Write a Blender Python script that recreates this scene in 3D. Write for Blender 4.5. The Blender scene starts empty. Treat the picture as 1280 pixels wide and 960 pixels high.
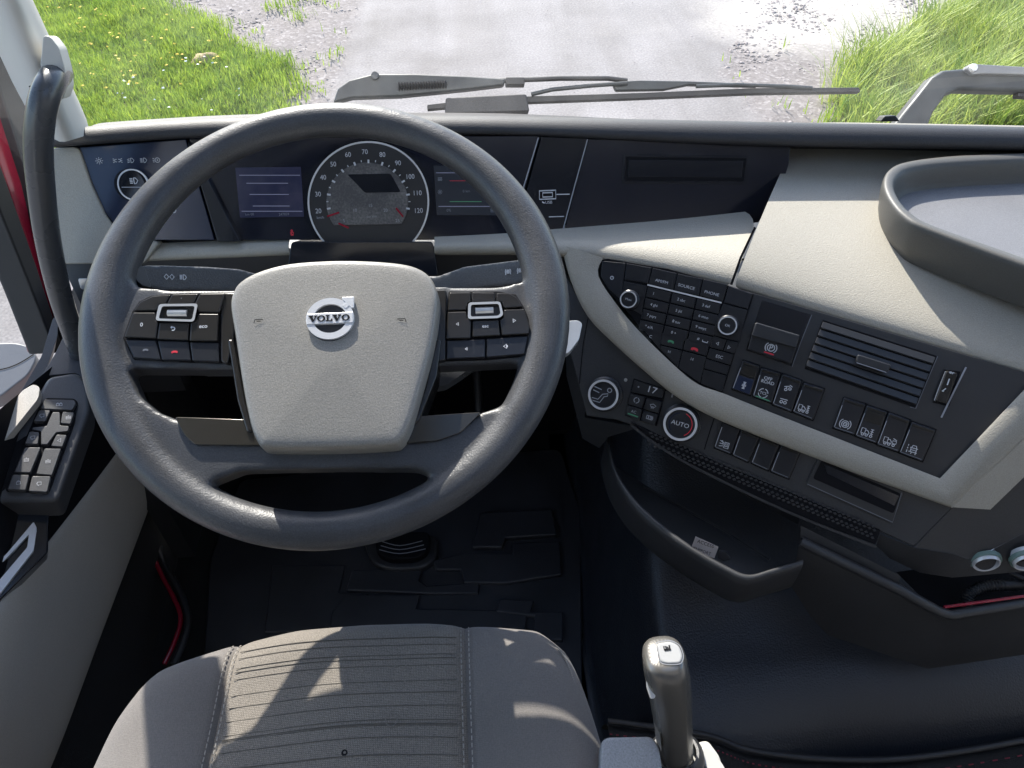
import bpy, bmesh, math, random
import numpy as np
from mathutils import Vector as V3, Matrix
random.seed(4); rng = np.random.default_rng(4)
S = bpy.context.scene
COL = S.collection
R_ = math.radians
# ------------------------------------------------------------------ camera, world, sun
F = 960.0; PITCH = 46.0; YAW = -4.0; CAM = V3((0, 0, 1.25))
_p, _y = R_(PITCH), R_(YAW)
CF = V3((-math.sin(_y)*math.cos(_p), math.cos(_y)*math.cos(_p), -math.sin(_p)))
CR = V3((math.cos(_y), math.sin(_y), 0)); CU = CR.cross(CF)
cd = bpy.data.cameras.new('camera'); cd.sensor_width = 36; cd.lens = 36*F/1280; cd.clip_start = .02; cd.clip_end = 2000
cam = bpy.data.objects.new('camera', cd); COL.objects.link(cam)
cam.matrix_world = Matrix(((CR.x, CU.x, -CF.x, CAM.x), (CR.y, CU.y, -CF.y, CAM.y), (CR.z, CU.z, -CF.z, CAM.z), (0, 0, 0, 1)))
S.camera = cam
S.view_settings.view_transform = 'Standard'; S.view_settings.look = 'None'
S.view_settings.exposure = 1.65; S.view_settings.gamma = 1
SUN_EL, SUN_AZ = 39.0, -16.0          # azimuth measured from straight ahead, negative = to the left
SD = V3((math.sin(R_(SUN_AZ))*math.cos(R_(SUN_EL)), math.cos(R_(SUN_AZ))*math.cos(R_(SUN_EL)), math.sin(R_(SUN_EL))))
W = bpy.data.worlds.new('World'); S.world = W; W.use_nodes = True
wn = W.node_tree.nodes; bgn = wn['Background']
sky = wn.new('ShaderNodeTexSky'); sky.sky_type = 'NISHITA'; sky.sun_disc = False
sky.sun_elevation = R_(SUN_EL); sky.sun_rotation = R_(SUN_AZ)
W.node_tree.links.new(sky.outputs[0], bgn.inputs[0]); bgn.inputs[1].default_value = .15
sl = bpy.data.lights.new('sun', 'SUN'); sl.energy = 3.5; sl.angle = R_(.55); sl.color = (1, .94, .85)
so = bpy.data.objects.new('sun', sl); COL.objects.link(so); so.location = SD*30
so.rotation_euler = SD.to_track_quat('Z', 'Y').to_euler()

# ------------------------------------------------------------------ geometry helpers
def ray(u, v): return CR*((u-640)/F) - CU*((v-480)/F) + CF
def atx(u, v, X): d = ray(u, v); return CAM + d*((X-CAM.x)/d.x)
def aty(u, v, Y): d = ray(u, v); return CAM + d*((Y-CAM.y)/d.y)
def atz(u, v, Z): d = ray(u, v); return CAM + d*((Z-CAM.z)/d.z)
class Pl:
    """a flat surface of the cab: point, normal, horizontal direction"""
    def __init__(s, p, n, x):
        s.p = V3(p); s.n = V3(n).normalized(); x = V3(x); s.x = (x - s.n*x.dot(s.n)).normalized(); s.y = s.n.cross(s.x)
    def w(s, u, v, off=0.0):
        d = ray(u, v); q = s.p + s.n*off
        return CAM + d*((q-CAM).dot(s.n)/d.dot(s.n))
    def depth(s, u, v, off=0.0): return (s.w(u, v, off)-CAM).dot(CF)
    def shift(s, off): return Pl(s.p + s.n*off, s.n, s.x)

def wloc(o):
    t = V3((0, 0, 0))
    while o is not None: t += o.location; o = o.parent
    return t
def mk(name, verts, faces, mat, par=None, smooth=40, bevel=0, seg=2, sub=0, kind=None, remesh=0, sm=0, thick=0):
    base = wloc(par) if par else V3((0, 0, 0))
    me = bpy.data.meshes.new(name)
    me.from_pydata([tuple(V3(v)-base) for v in verts], [], faces)
    me.validate(); me.update()
    o = bpy.data.objects.new(name, me); COL.objects.link(o)
    if mat: me.materials.append(mat)
    if par: o.parent = par
    if smooth:
        me.shade_smooth()
        if not bevel and not sub and smooth < 170: me.set_sharp_from_angle(angle=R_(smooth))
    if thick:
        m = o.modifiers.new('thickness', 'SOLIDIFY'); m.thickness = abs(thick); m.offset = -1 if thick > 0 else 1
    if bevel:
        m = o.modifiers.new('bevel', 'BEVEL'); m.width = bevel; m.segments = seg; m.limit_method = 'ANGLE'; m.angle_limit = R_(35); m.harden_normals = True
    if sub:
        m = o.modifiers.new('sub', 'SUBSURF'); m.levels = m.render_levels = sub
    if remesh:
        m = o.modifiers.new('remesh', 'REMESH'); m.mode = 'VOXEL'; m.voxel_size = remesh; m.use_smooth_shade = True
        m = o.modifiers.new('smooth', 'SMOOTH'); m.factor = .5; m.iterations = sm
    if kind: o['kind'] = kind
    return o
def tag(o, label, cat, group=None, kind=None):
    o['label'] = label; o['category'] = cat
    if group: o['group'] = group
    if kind: o['kind'] = kind
    return o
def thing(name, loc, label, cat, group=None):
    o = bpy.data.objects.new(name, None); COL.objects.link(o); o.location = V3(loc); o.empty_display_size = .05
    return tag(o, label, cat, group)
def struct(o): o['kind'] = 'structure'; return o

def prism_vf(pts_top, n, depth, x, y):
    a = 0
    for i, p in enumerate(pts_top):
        q = pts_top[(i+1) % len(pts_top)]; a += p.dot(x)*q.dot(y)-q.dot(x)*p.dot(y)
    if a < 0: pts_top = pts_top[::-1]
    k = len(pts_top); vs = list(pts_top)+[p - n*depth for p in pts_top]
    fs = [tuple(range(k)), tuple(range(2*k-1, k-1, -1))]
    fs += [(i, i+k, (i+1) % k+k, (i+1) % k) for i in range(k)]
    return vs, fs
def join(*vfs):
    vs, fs = [], []
    for a, b in vfs:
        o = len(vs); vs += list(a); fs += [tuple(i+o for i in f) for f in b]
    return vs, fs
def slab_vf(pl, pix, top, bot):
    return prism_vf([pl.w(u, v, top) for u, v in pix], pl.n, top-bot, pl.x, pl.y)
def slab(name, mat, pl, pix, top, bot, par=None, bevel=.0008, **k):
    v, f = slab_vf(pl, pix, top, bot)
    return mk(name, v, f, mat, par, bevel=bevel, **k)
def rnd(pix, r, n=4):
    """round the corners of a pixel polygon"""
    out = []; k = len(pix)
    for i in range(k):
        a, b, c = [V3((*pix[j % k], 0)) for j in (i-1, i, i+1)]
        d1, d2 = (a-b), (c-b); rr = min(r, d1.length*.45, d2.length*.45)
        p, q = b+d1.normalized()*rr, b+d2.normalized()*rr
        for t in range(n+1):
            t /= n; w = p*(1-t)**2+b*2*t*(1-t)+q*t*t; out.append((w.x, w.y))
    return out
def curve_pts(P, n=6, closed=False):
    """Catmull-Rom through points (tuples or vectors)"""
    P = [np.array(p, float) for p in P]; out = []; k = len(P)
    for i in range(k if closed else k-1):
        g = (lambda j: P[j % k]) if closed else (lambda j: P[min(max(j, 0), k-1)])
        a, b, c, d = g(i-1), g(i), g(i+1), g(i+2)
        for t in range(n):
            t /= n; out.append(.5*((2*b)+(c-a)*t+(2*a-5*b+4*c-d)*t*t+(3*b-a-3*c+d)*t**3))
    if not closed: out.append(P[-1])
    return out
def grid_vf(rows, close=False):
    m, n = len(rows), len(rows[0]); vs = [p for r in rows for p in r]; fs = []
    for i in range(m-1):
        for j in range(n if close else n-1):
            a = i*n+j; b = i*n+(j+1) % n; fs.append((a, b, b+n, a+n))
    return vs, fs
def up_faces(vs, fs, toward=None):
    """flip a whole sheet so that its first face looks at the camera side"""
    a, b, c = [V3(vs[i]) for i in fs[len(fs)//2][:3]]
    n = (b-a).cross(c-a); t = (CAM if toward is None else V3(toward))-a
    return (vs, fs) if n.dot(t) > 0 else (vs, [f[::-1] for f in fs])
def loft(name, mat, rows, par=None, sub=1, thick=0, smooth=60, **k):
    v, f = up_faces(*grid_vf(rows)); return mk(name, v, f, mat, par, smooth=smooth, sub=sub, thick=thick, **k)
def tube_vf(P, r, seg=10, caps=True, flat=None):
    P = [V3(p) for p in P]; n = len(P); R = r if hasattr(r, '__len__') else [r]*n
    t0 = (P[1]-P[0]).normalized(); up = V3((0, 0, 1)) if abs(t0.z) < .9 else V3((0, 1, 0))
    side = t0.cross(up).normalized(); vs = []
    for i in range(n):
        t = (P[min(i+1, n-1)]-P[max(i-1, 0)]).normalized()
        side = (side - t*side.dot(t)).normalized(); w = t.cross(side)
        for k in range(seg):
            a = 2*math.pi*k/seg; vs.append(P[i]+(side*math.cos(a)+w*math.sin(a))*R[i])
    fs = []
    for i in range(n-1):
        for k in range(seg):
            a = i*seg+k; b = i*seg+(k+1) % seg; fs.append((a, b, b+seg, a+seg))
    if caps: fs += [tuple(range(seg-1, -1, -1)), tuple(range((n-1)*seg, n*seg))]
    return vs, fs
def tube(name, mat, P, r, par=None, seg=10, **k):
    v, f = tube_vf(P, r, seg); return mk(name, v, f, mat, par, smooth=50, **k)
def lathe_vf(c, n, x, prof, seg=36):
    n = V3(n).normalized(); x = (V3(x)-n*V3(x).dot(n)).normalized(); y = n.cross(x); vs = []; fs = []
    for r, h in prof:
        for k in range(seg):
            a = 2*math.pi*k/seg; vs.append(V3(c)+n*h+(x*math.cos(a)+y*math.sin(a))*r)
    for i in range(len(prof)-1):
        for k in range(seg):
            a = i*seg+k; b = i*seg+(k+1) % seg; fs.append((a, b, b+seg, a+seg))
    if prof[-1][0] <= .0002: fs.append(tuple(range((len(prof)-1)*seg, len(prof)*seg)))
    return vs, fs
def lathe(name, mat, c, n, x, prof, par=None, seg=36, **k):
    v, f = lathe_vf(c, n, x, prof, seg); return mk(name, v, f, mat, par, smooth=35, **k)
def box_vf(a, b):
    x0, y0, z0 = a; x1, y1, z1 = b
    vs = [V3((x, y, z)) for z in (z0, z1) for y in (y0, y1) for x in (x0, x1)]
    return vs, [(0, 2, 3, 1), (4, 5, 7, 6), (0, 1, 5, 4), (2, 6, 7, 3), (0, 4, 6, 2), (1, 3, 7, 5)]
def ribbon_vf(pts, pl, w, closed=False):
    """a flat line of width w lying in plane pl through 3-D points"""
    k = len(pts); vs = []; fs = []
    for i in range(k):
        a = pts[(i-1) % k] if closed or i else pts[0]; b = pts[(i+1) % k] if closed or i < k-1 else pts[-1]
        t = (b-a).normalized(); s = pl.n.cross(t)*(w/2); vs += [pts[i]+s, pts[i]-s]
    for i in range(k if closed else k-1):
        j = (i+1) % k; fs.append((2*i, 2*i+1, 2*j+1, 2*j))
    return vs, fs
def line(name, mat, pl, pix, wpx, off, par=None, closed=False):
    pts = [pl.w(u, v, off) for u, v in pix]; w = wpx/F*pl.depth(*pix[0], off)
    v, f = up_faces(*ribbon_vf(pts, pl, w, closed)); return mk(name, v, f, mat, par, smooth=0)
# --- flat printed symbols: polylines in a unit square
def circ(cx=0, cy=0, r=1, a0=0, a1=360, n=14): return [(cx+r*math.cos(R_(a0+(a1-a0)*i/n)), cy+r*math.sin(R_(a0+(a1-a0)*i/n))) for i in range(n+1)]
def rect(x0, y0, x1, y1): return [(x0, y0), (x1, y0), (x1, y1), (x0, y1), (x0, y0)]
TRUCK = [rect(-1, -.3, -.35, .6), [(-.35, .35), (.0, .35), (.3, .0), (.3, -.3), (-.35, -.3)], circ(-.65, -.5, .2), circ(.0, -.5, .2)]
ICON = {
 'lamp': [circ(0, 0, .35)]+[[(math.cos(a)*.6, math.sin(a)*.6), (math.cos(a)*.95, math.sin(a)*.95)] for a in [k*math.pi/4 for k in range(8)]],
 'side_lights': [circ(-.35, 0, .35, 60, 300), circ(.35, 0, .35, -120, 120)]+[[(s*.75, y), (s*1.15, y*1.5)] for s in (-1, 1) for y in (-.35, 0, .35)],
 'dipped': [[(-.1, .6), (-.1, -.6)], [(-.1, .6), (.3, .55), (.7, .0), (.3, -.55), (-.1, -.6)]]+[[(-.35, y), (-.95, y-.2)] for y in (.45, .05, -.35)],
 'beam': [[(-.1, .6), (-.1, -.6)], [(-.1, .6), (.3, .55), (.7, .0), (.3, -.55), (-.1, -.6)]]+[[(-.35, y), (-.95, y)] for y in (.45, .15, -.15, -.45)],
 'auto_beam': [circ(.15, 0, .6), circ(.15, 0, .12)]+[[(-.6, y), (-1, y)] for y in (.45, 0, -.45)],
 'power': [circ(0, 0, .7, 115, 425), [(0, .9), (0, .2)]],
 'turn': [[(-1, 0), (-.55, .55), (-.1, .0), (-.55, -.55), (-1, 0)], [(1, 0), (.55, .55), (.1, 0), (.55, -.55), (1, 0)]],
 'retarder': [circ(0, 0, .45), circ(0, 0, .85, 130, 230), circ(0, 0, .85, -50, 50), [(-.2, -.2), (.2, .2)], [(-.2, .2), (.2, -.2)], [(-.9, -.8), (-.7, -.6)], [(.9, -.8), (.7, -.6)]],
 'park': [circ(0, 0, .6), circ(0, 0, .95, 130, 230), circ(0, 0, .95, -50, 50), [(-.18, -.38), (-.18, .38), (.12, .38), (.26, .2), (.12, 0), (-.18, 0)]],
 'axle': [[(-.35, .8), (.35, .8)], [(0, .8), (0, -.8)], [(-.35, -.8), (.35, -.8)], [(-.5, .15), (.5, .15)], [(-.5, -.15), (.5, -.15)], [(-.3, .5), (.3, .5)], [(-.3, -.5), (.3, -.5)]],
 'tcs': [circ(0, 0, .9, 10, 80, 6), circ(0, 0, .9, 100, 170, 6), circ(0, 0, .9, 190, 260, 6), circ(0, 0, .9, 280, 350, 6)],
 'lift': [circ(-.45, -.4, .3), circ(.45, .0, .3), [(-1, .2), (.2, .6), (.2, .9), (.9, .6)], [(-.4, .4), (-.4, 0)]],
 'bogie': [circ(-.45, -.2, .32), circ(.45, -.2, .32), [(-.9, .55), (.9, .55)]],
 'truck_axle': TRUCK+[[(.5, .7), (1, .7)], [(.75, .7), (.75, -.1)], [(.5, -.1), (1, -.1)], circ(.75, -.5, .2), [(.5, .3), (1, .3)]],
 'truck_trailer': TRUCK+[rect(.5, -.2, 1.1, .3), circ(.75, -.5, .2), [(.45, .7), (1.1, .45)]],
 'abs': [circ(0, 0, .6), circ(0, 0, .95, 125, 235), circ(0, 0, .95, -55, 55), [(-.35, -.1), (0, .35), (.1, -.1), (.35, .2)], [(-.25, -.3), (.3, -.3)], circ(0, 0, .3)],
 'lane': [[(-.9, .8), (-.9, .5)], [(-.9, .25), (-.9, -.05)], [(-.9, -.3), (-.9, -.8)], [(-.6, -.5), (.9, -.5)], [(-.3, -.5), (-.3, .2), (-.1, .8), (.5, .8), (.7, .2), (.7, -.9)], [(-.5, .3), (.9, .3)], [(-.3, -.1), (.7, -.1)], [(.0, -.5), (-.1, -.9)]],
 'work_lamp': [rect(0, -.6, .9, .6), [(.25, .6), (.25, .1), (.65, .1), (.65, .6)], [(-1, .7), (-.2, .4)], [(-1, .1), (-.2, .1)], [(-1, -.5), (-.2, -.3)], [(-.6, .8), (-.2, .0)], [(.0, -.2), (.9, -.2)]],
 'foot': [[(-.9, -.5), (-.3, -.5), (.0, .1), (.5, .3), (.5, .05), (.2, -.1), (-.05, -.75), (-.9, -.75), (-.9, -.5)], circ(.55, .65, .2), [(-1, .6), (-.2, .5)], [(-1, .25), (-.35, .15)]],
 'recirc': [circ(0, 0, .75, 110, 250), circ(0, 0, .75, -70, 70), [(-.3, .7), (-.05, .9)], [(.3, -.7), (.05, -.9)]],
 'defrost': [[(-.9, .2), (0, .6), (.9, .2), (.5, -.3), (-.5, -.3), (-.9, .2)], [(-.3, -.8), (-.1, -.1)], [(.3, -.8), (.1, -.1)]],
 'rear_heat': [rect(-.9, -.5, .2, .5), [(.4, -.6), (.6, 0), (.4, .6)], [(.75, -.6), (.95, 0), (.75, .6)], [(-.35, -.5), (-.35, .5)]],
 'back': [circ(.1, -.1, .6, -130, 90), [(.1, .5), (-.7, .5)], [(-.3, .9), (-.7, .5), (-.3, .1)]],
 'left': [[(-.5, 0), (.5, .8), (.5, -.8), (-.5, 0)]], 'right': [[(.5, 0), (-.5, .8), (-.5, -.8), (.5, 0)]],
 'speaker': [[(-.7, 0), (.3, .8), (.3, -.8), (-.7, 0)], [(.6, .4), (.6, -.4)]],
 'phone': [[(-1, -.25), (-.9, .15), (-.4, .35), (.4, .35), (.9, .15), (1, -.25), (.6, -.3), (.45, .0), (-.45, .0), (-.6, -.3), (-1, -.25)]],
 'prev': [[(-.5, .7), (-.5, -.7)], [(.6, .6), (-.3, 0), (.6, -.6), (.6, .6)]], 'next': [[(.5, .7), (.5, -.7)], [(-.6, .6), (.3, 0), (-.6, -.6), (-.6, .6)]],
 'space': [[(-.8, .3), (-.8, -.2), (.8, -.2), (.8, .3)]], 'dot': [circ(0, 0, .25)],
 'therm': [rect(-.15, -.7, .15, .8)], 'window': [rect(-.7, -.5, .7, .5), [(-.7, 0), (.7, 0)], [(0, .5), (0, .95)]], 'lock': [rect(-.6, -.7, .6, .2), circ(0, .2, .4, 0, 180)],
 'lock_pair': [rect(-.9, -.5, -.1, .3), circ(-.5, .3, .3, 0, 180), rect(.1, -.5, .9, .3), circ(.5, .3, .3, 30, 180)],
 'mirror': [rect(-.6, -.5, .6, .6), [(-.2, -.5), (-.2, -.9)], [(-.9, .1), (-.6, .1)]], 'usb': [rect(-1, -.5, 1, .5), rect(-.6, -.25, .6, .25)],
 'horn': [[(-1, -.5), (-.8, .3), (1, .3)], [(-.4, -.1), (.5, -.1)]], 'belt': [circ(0, .6, .25), [(-.5, .1), (.5, .1), (.3, -.8), (-.3, -.8), (-.5, .1)], [(-.5, .1), (.3, -.8)]],
 'flow_open': [[(-.8, .3), (-.3, .6), (.2, .4), (.8, .6)], [(-.3, .0), (-.4, .5)], [(.3, .0), (.2, .5)]], 'bar': [[(0, .9), (0, -.9)]], 'flow_shut': [[(-.4, -.6), (.4, .6)], [(-.6, -.6), (.1, -.6)]],
 'clock_dot': [circ(0, 0, .7), circ(0, 0, .2)], 'arrow': [[(-.9, .5), (.9, -.5)], [(-.9, .1), (.3, -.5)]],
}
def icon(pl, u, v, kind, size, mat, par, off, wpx=1.3, sx=1.0, name='symbol'):
    c = pl.w(u, v, off); s = size/2/F*pl.depth(u, v, off); w = wpx/F*pl.depth(u, v, off); parts = []
    for st in ICON[kind]:
        closed = st[0] == st[-1] and len(st) > 3
        pts = [c+pl.x*(x*s*sx)+pl.y*(y*s) for x, y in (st[:-1] if closed else st)]
        parts.append(ribbon_vf(pts, pl, w, closed))
    v_, f_ = join(*parts); f2 = []
    for f in f_:
        a, b, d = [V3(v_[i]) for i in f[:3]]; f2.append(f if (b-a).cross(d-a).dot(pl.n) > 0 else f[::-1])
    return mk(name, v_, f2, mat, par, smooth=0)
def text(pl, u, v, s, size, mat, par, off, sx=1.0, bold=0.0, name='lettering'):
    """size = cap height in photo pixels"""
    cu = bpy.data.curves.new('lettering', 'FONT'); cu.body = s; cu.align_x = 'CENTER'; cu.align_y = 'CENTER'
    h = size/.7/F*pl.depth(u, v, off); cu.size = h; cu.offset = bold*h; cu.resolution_u = 3
    t = bpy.data.objects.new('lettering', cu); me = bpy.data.meshes.new_from_object(t)
    c = pl.w(u, v, off); base = wloc(par) if par else V3((0, 0, 0))
    n = len(me.vertices); co = np.zeros(n*3); me.vertices.foreach_get('co', co); co = co.reshape(-1, 3)
    X, Y = np.array(pl.x), np.array(pl.y); b = np.array(c-base)
    me.vertices.foreach_set('co', (b+co[:, :1]*sx*X+co[:, 1:2]*Y).ravel())
    bpy.data.objects.remove(t); bpy.data.curves.remove(cu); me.name = name; me.materials.clear(); me.materials.append(mat)
    o = bpy.data.objects.new(name, me); COL.objects.link(o); o.parent = par; me.update(); return o

# ------------------------------------------------------------------ materials
def mat(name, col, rough=.5, metal=0, bump=None, spec=.5, coat=0, var=None, fine=None, rvar=0):
    """bump=(scale, strength, distance); var=(scale, amount); fine=(scale, amount)"""
    m = bpy.data.materials.new(name); m.use_nodes = True; nt = m.node_tree; N, L = nt.nodes, nt.links
    b = N['Principled BSDF']; b.inputs['Roughness'].default_value = rough; b.inputs['Metallic'].default_value = metal
    b.inputs['Specular IOR Level'].default_value = spec; b.inputs['Coat Weight'].default_value = coat; b.inputs['Coat Roughness'].default_value = .06
    b.inputs['Base Color'].default_value = (*col, 1)
    tc = N.new('ShaderNodeTexCoord')
    def noise(scale, detail=3):
        n = N.new('ShaderNodeTexNoise'); n.inputs['Scale'].default_value = scale; n.inputs['Detail'].default_value = detail
        L.new(tc.outputs['Object'], n.inputs['Vector']); return n
    src = None
    for spec_ in (var, fine):
        if not spec_: continue
        n = noise(spec_[0]); mr = N.new('ShaderNodeMapRange'); mr.inputs[1].default_value = .3; mr.inputs[2].default_value = .7
        mr.inputs[3].default_value = 1-spec_[1]; mr.inputs[4].default_value = 1+spec_[1]; L.new(n.outputs[0], mr.inputs[0])
        mx = N.new('ShaderNodeVectorMath'); mx.operation = 'SCALE'; L.new(mr.outputs[0], mx.inputs['Scale'])
        if src: L.new(src, mx.inputs[0])
        else: mx.inputs[0].default_value = col
        src = mx.outputs[0]
    if src: L.new(src, b.inputs['Base Color'])
    if rvar:
        n = noise(23, 5); mr = N.new('ShaderNodeMapRange'); mr.inputs[3].default_value = rough-rvar; mr.inputs[4].default_value = rough+rvar
        L.new(n.outputs[0], mr.inputs[0]); L.new(mr.outputs[0], b.inputs['Roughness'])
    if bump:
        n = noise(bump[0], 2); bp = N.new('ShaderNodeBump'); bp.inputs['Strength'].default_value = bump[1]; bp.inputs['Distance'].default_value = bump[2]
        L.new(n.outputs[0], bp.inputs['Height']); L.new(bp.outputs[0], b.inputs['Normal'])
    return m
def glow(m, col, s):
    b = m.node_tree.nodes['Principled BSDF']; b.inputs['Emission Color'].default_value = (*col, 1); b.inputs['Emission Strength'].default_value = s; return m
M = {}
M['charcoal'] = mat('charcoal_plastic', (.027, .0275, .030), .46, bump=(900, .35, .0006), fine=(700, .15), rvar=.08, var=(9, .12))
M['lip'] = mat('padded_dash_plastic', (.026, .026, .029), .55, bump=(800, .55, .0008), fine=(1100, .45), rvar=.08)
M['panel'] = mat('dark_satin_plastic', (.024, .0245, .027), .40, bump=(1100, .2, .0004), rvar=.06)
M['gloss'] = mat('gloss_black', (.010, .012, .018), .12, rvar=.07, spec=.5)
M['bluegloss'] = mat('sky_tinted_gloss', (.014, .022, .050), .2, rvar=.05, spec=.55)  # blue of the reflected sky put into the base colour
M['navy'] = mat('sky_tinted_black_gloss', (.009, .011, .020), .16, rvar=.05)  # navy cast of skylit shade mixed into the base colour
M['key'] = mat('key_plastic', (.012, .013, .017), .30, bump=(1500, .1, .0003), rvar=.06)
M['beige'] = mat('beige_soft_plastic', (.335, .314, .268), .55, bump=(650, .6, .0007), fine=(900, .12), var=(7, .04))
M['beige2'] = mat('pale_trim_plastic', (.50, .49, .455), .5, bump=(900, .25, .0004), var=(5, .05))
M['hub'] = mat('silver_beige_hub', (.235, .223, .200), .36, bump=(700, .45, .0005), fine=(1000, .22), rvar=.05)
M['rubber'] = mat('wheel_polyurethane', (.052, .053, .057), .40, bump=(650, .5, .0006), fine=(800, .25), var=(11, .22), rvar=.2)
M['podgloss'] = mat('pod_dark_metal', (.026, .024, .022), .2, metal=.2, rvar=.08, bump=(60, .05, .001))
M['bronze'] = mat('dark_bronze_trim', (.06, .055, .047), .16, metal=.55, rvar=.08)
M['chrome'] = mat('satin_chrome', (.70, .70, .71), .3, metal=.35, rvar=.05)
M['silver'] = mat('silver_plastic', (.55, .55, .54), .3, metal=.6, rvar=.05)
M['white'] = mat('white_print', (.55, .56, .59), .5)
M['grey_print'] = mat('grey_print', (.32, .33, .36), .5)
M['dim_print'] = mat('dim_print', (.14, .15, .17), .5)
M['red_print'] = mat('red_print', (.65, .03, .05), .45)
M['green_print'] = mat('green_print', (.06, .28, .14), .45)
M['tunnel'] = mat('grained_tunnel_vinyl', (.020, .022, .028), .36, bump=(420, .8, .0012), rvar=.08, var=(6, .12))  # slight skylight blue tinted into the base colour
M['mat'] = mat('rubber_mat', (.032, .033, .038), .42, bump=(500, .4, .0008), rvar=.1, var=(9, .25))
M['carpet'] = mat('black_carpet', (.012, .012, .013), .9, bump=(900, 1, .002))
M['dark'] = mat('dark_recess', (.008, .008, .010), .7, spec=.12, bump=(500, .3, .0006))
M['tray'] = mat('tray_grey', (.15, .15, .157), .5, bump=(900, .4, .0005), fine=(1100, .18), var=(8, .08))
M['traywall'] = mat('tray_wall_grey', (.085, .082, .075), .5, bump=(900, .4, .0005), fine=(1000, .12))
M['doorgrey'] = mat('door_trim_greige', (.46, .435, .395), .55, bump=(700, .5, .0006), fine=(900, .12), var=(5, .07))
M['doordark'] = mat('door_dark_grey', (.058, .059, .064), .45, bump=(800, .4, .0005), fine=(900, .15), rvar=.07)
M['redpaint'] = mat('red_car_paint', (.28, .006, .025), .25, coat=.8)
M['seal'] = mat('black_rubber_seal', (.018, .018, .02), .55, bump=(300, .2, .0006))
M['handle'] = mat('grab_handle_plastic', (.06, .062, .066), .28, bump=(900, .15, .0004), rvar=.08)
M['wiper'] = mat('wiper_paint_grey', (.026, .030, .033), .45, bump=(300, .2, .0005), rvar=.1, var=(30, .3))
M['wiperblack'] = mat('wiper_rubber', (.014, .014, .016), .5, rvar=.1)
M['headliner'] = mat('headliner', (.74, .74, .74), .9, bump=(300, .3, .001))
M['reartrim'] = mat('dark_bunk_curtain', (.20, .20, .21), .9, bump=(60, .5, .004))
M['metalpaint'] = mat('lever_metallic', (.19, .18, .165), .27, metal=.6)
M['sticker'] = mat('label_paper', (.42, .37, .34), .6, var=(60, .1))
M['teal'] = mat('teal_enamel', (.17, .25, .22), .4)
M['stitch'] = mat('stitch_thread', (.27, .25, .225), .8)
M['redstitch'] = mat('red_thread', (.20, .02, .04), .8)
M['stone'] = mat('field_stone', (.30, .22, .11), .85, bump=(40, 1, .01), var=(12, .2))

def fabric(name, col, stripes):
    m = mat(name, col, .85, bump=None, var=(9, .07)); nt = m.node_tree; N, L = nt.nodes, nt.links; b = N['Principled BSDF']
    b.inputs['Sheen Weight'].default_value = .15
    tc = N.new('ShaderNodeTexCoord'); old = b.inputs['Base Color'].links[0].from_socket
    def wave(rot, scale, dist=1.5):
        mp = N.new('ShaderNodeMapping'); mp.inputs['Rotation'].default_value = rot; L.new(tc.outputs['Object'], mp.inputs[0])
        w = N.new('ShaderNodeTexWave'); w.inputs['Scale'].default_value = scale; w.inputs['Distortion'].default_value = dist; w.inputs['Detail'].default_value = 2
        w.inputs['Detail Scale'].default_value = 2.0
        L.new(mp.outputs[0], w.inputs[0]); return w
    a, c = wave((0, 0, 0), 190), wave((0, 0, R_(90)), 190)
    ad = N.new('ShaderNodeMath'); ad.operation = 'MULTIPLY'; L.new(a.outputs['Fac'], ad.inputs[0]); L.new(c.outputs['Fac'], ad.inputs[1]); a2 = N.new('ShaderNodeMath'); a2.operation = 'MULTIPLY'; a2.inputs[1].default_value = .55 if stripes else .2; L.new(ad.outputs[0], a2.inputs[0]); ad = a2
    n = N.new('ShaderNodeTexNoise'); n.inputs['Scale'].default_value = 700; L.new(tc.outputs['Object'], n.inputs[0])
    s2 = N.new('ShaderNodeMath'); s2.operation = 'ADD'; L.new(ad.outputs[0], s2.inputs[0]); L.new(n.outputs[0], s2.inputs[1])
    mr = N.new('ShaderNodeMapRange'); mr.inputs[1].default_value = .3; mr.inputs[2].default_value = .95; mr.inputs[3].default_value = .6 if stripes else .8; mr.inputs[4].default_value = 1.45 if stripes else 1.2
    L.new(s2.outputs[0], mr.inputs[0])
    mx = N.new('ShaderNodeVectorMath'); mx.operation = 'SCALE'; L.new(old, mx.inputs[0]); L.new(mr.outputs[0], mx.inputs['Scale']); L.new(mx.outputs[0], b.inputs['Base Color'])
    bp = N.new('ShaderNodeBump'); bp.inputs['Strength'].default_value = .6; bp.inputs['Distance'].default_value = .0007
    L.new(s2.outputs[0], bp.inputs['Height']); L.new(bp.outputs[0], b.inputs['Normal'])
    return m
M['seatmid'] = fabric('woven_seat_cloth', (.15, .131, .110), True)
M['seatside'] = fabric('smooth_seat_cloth', (.135, .123, .115), False)
M['seatline'] = mat('seat_dark_thread', (.11, .098, .082), .85)

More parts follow.
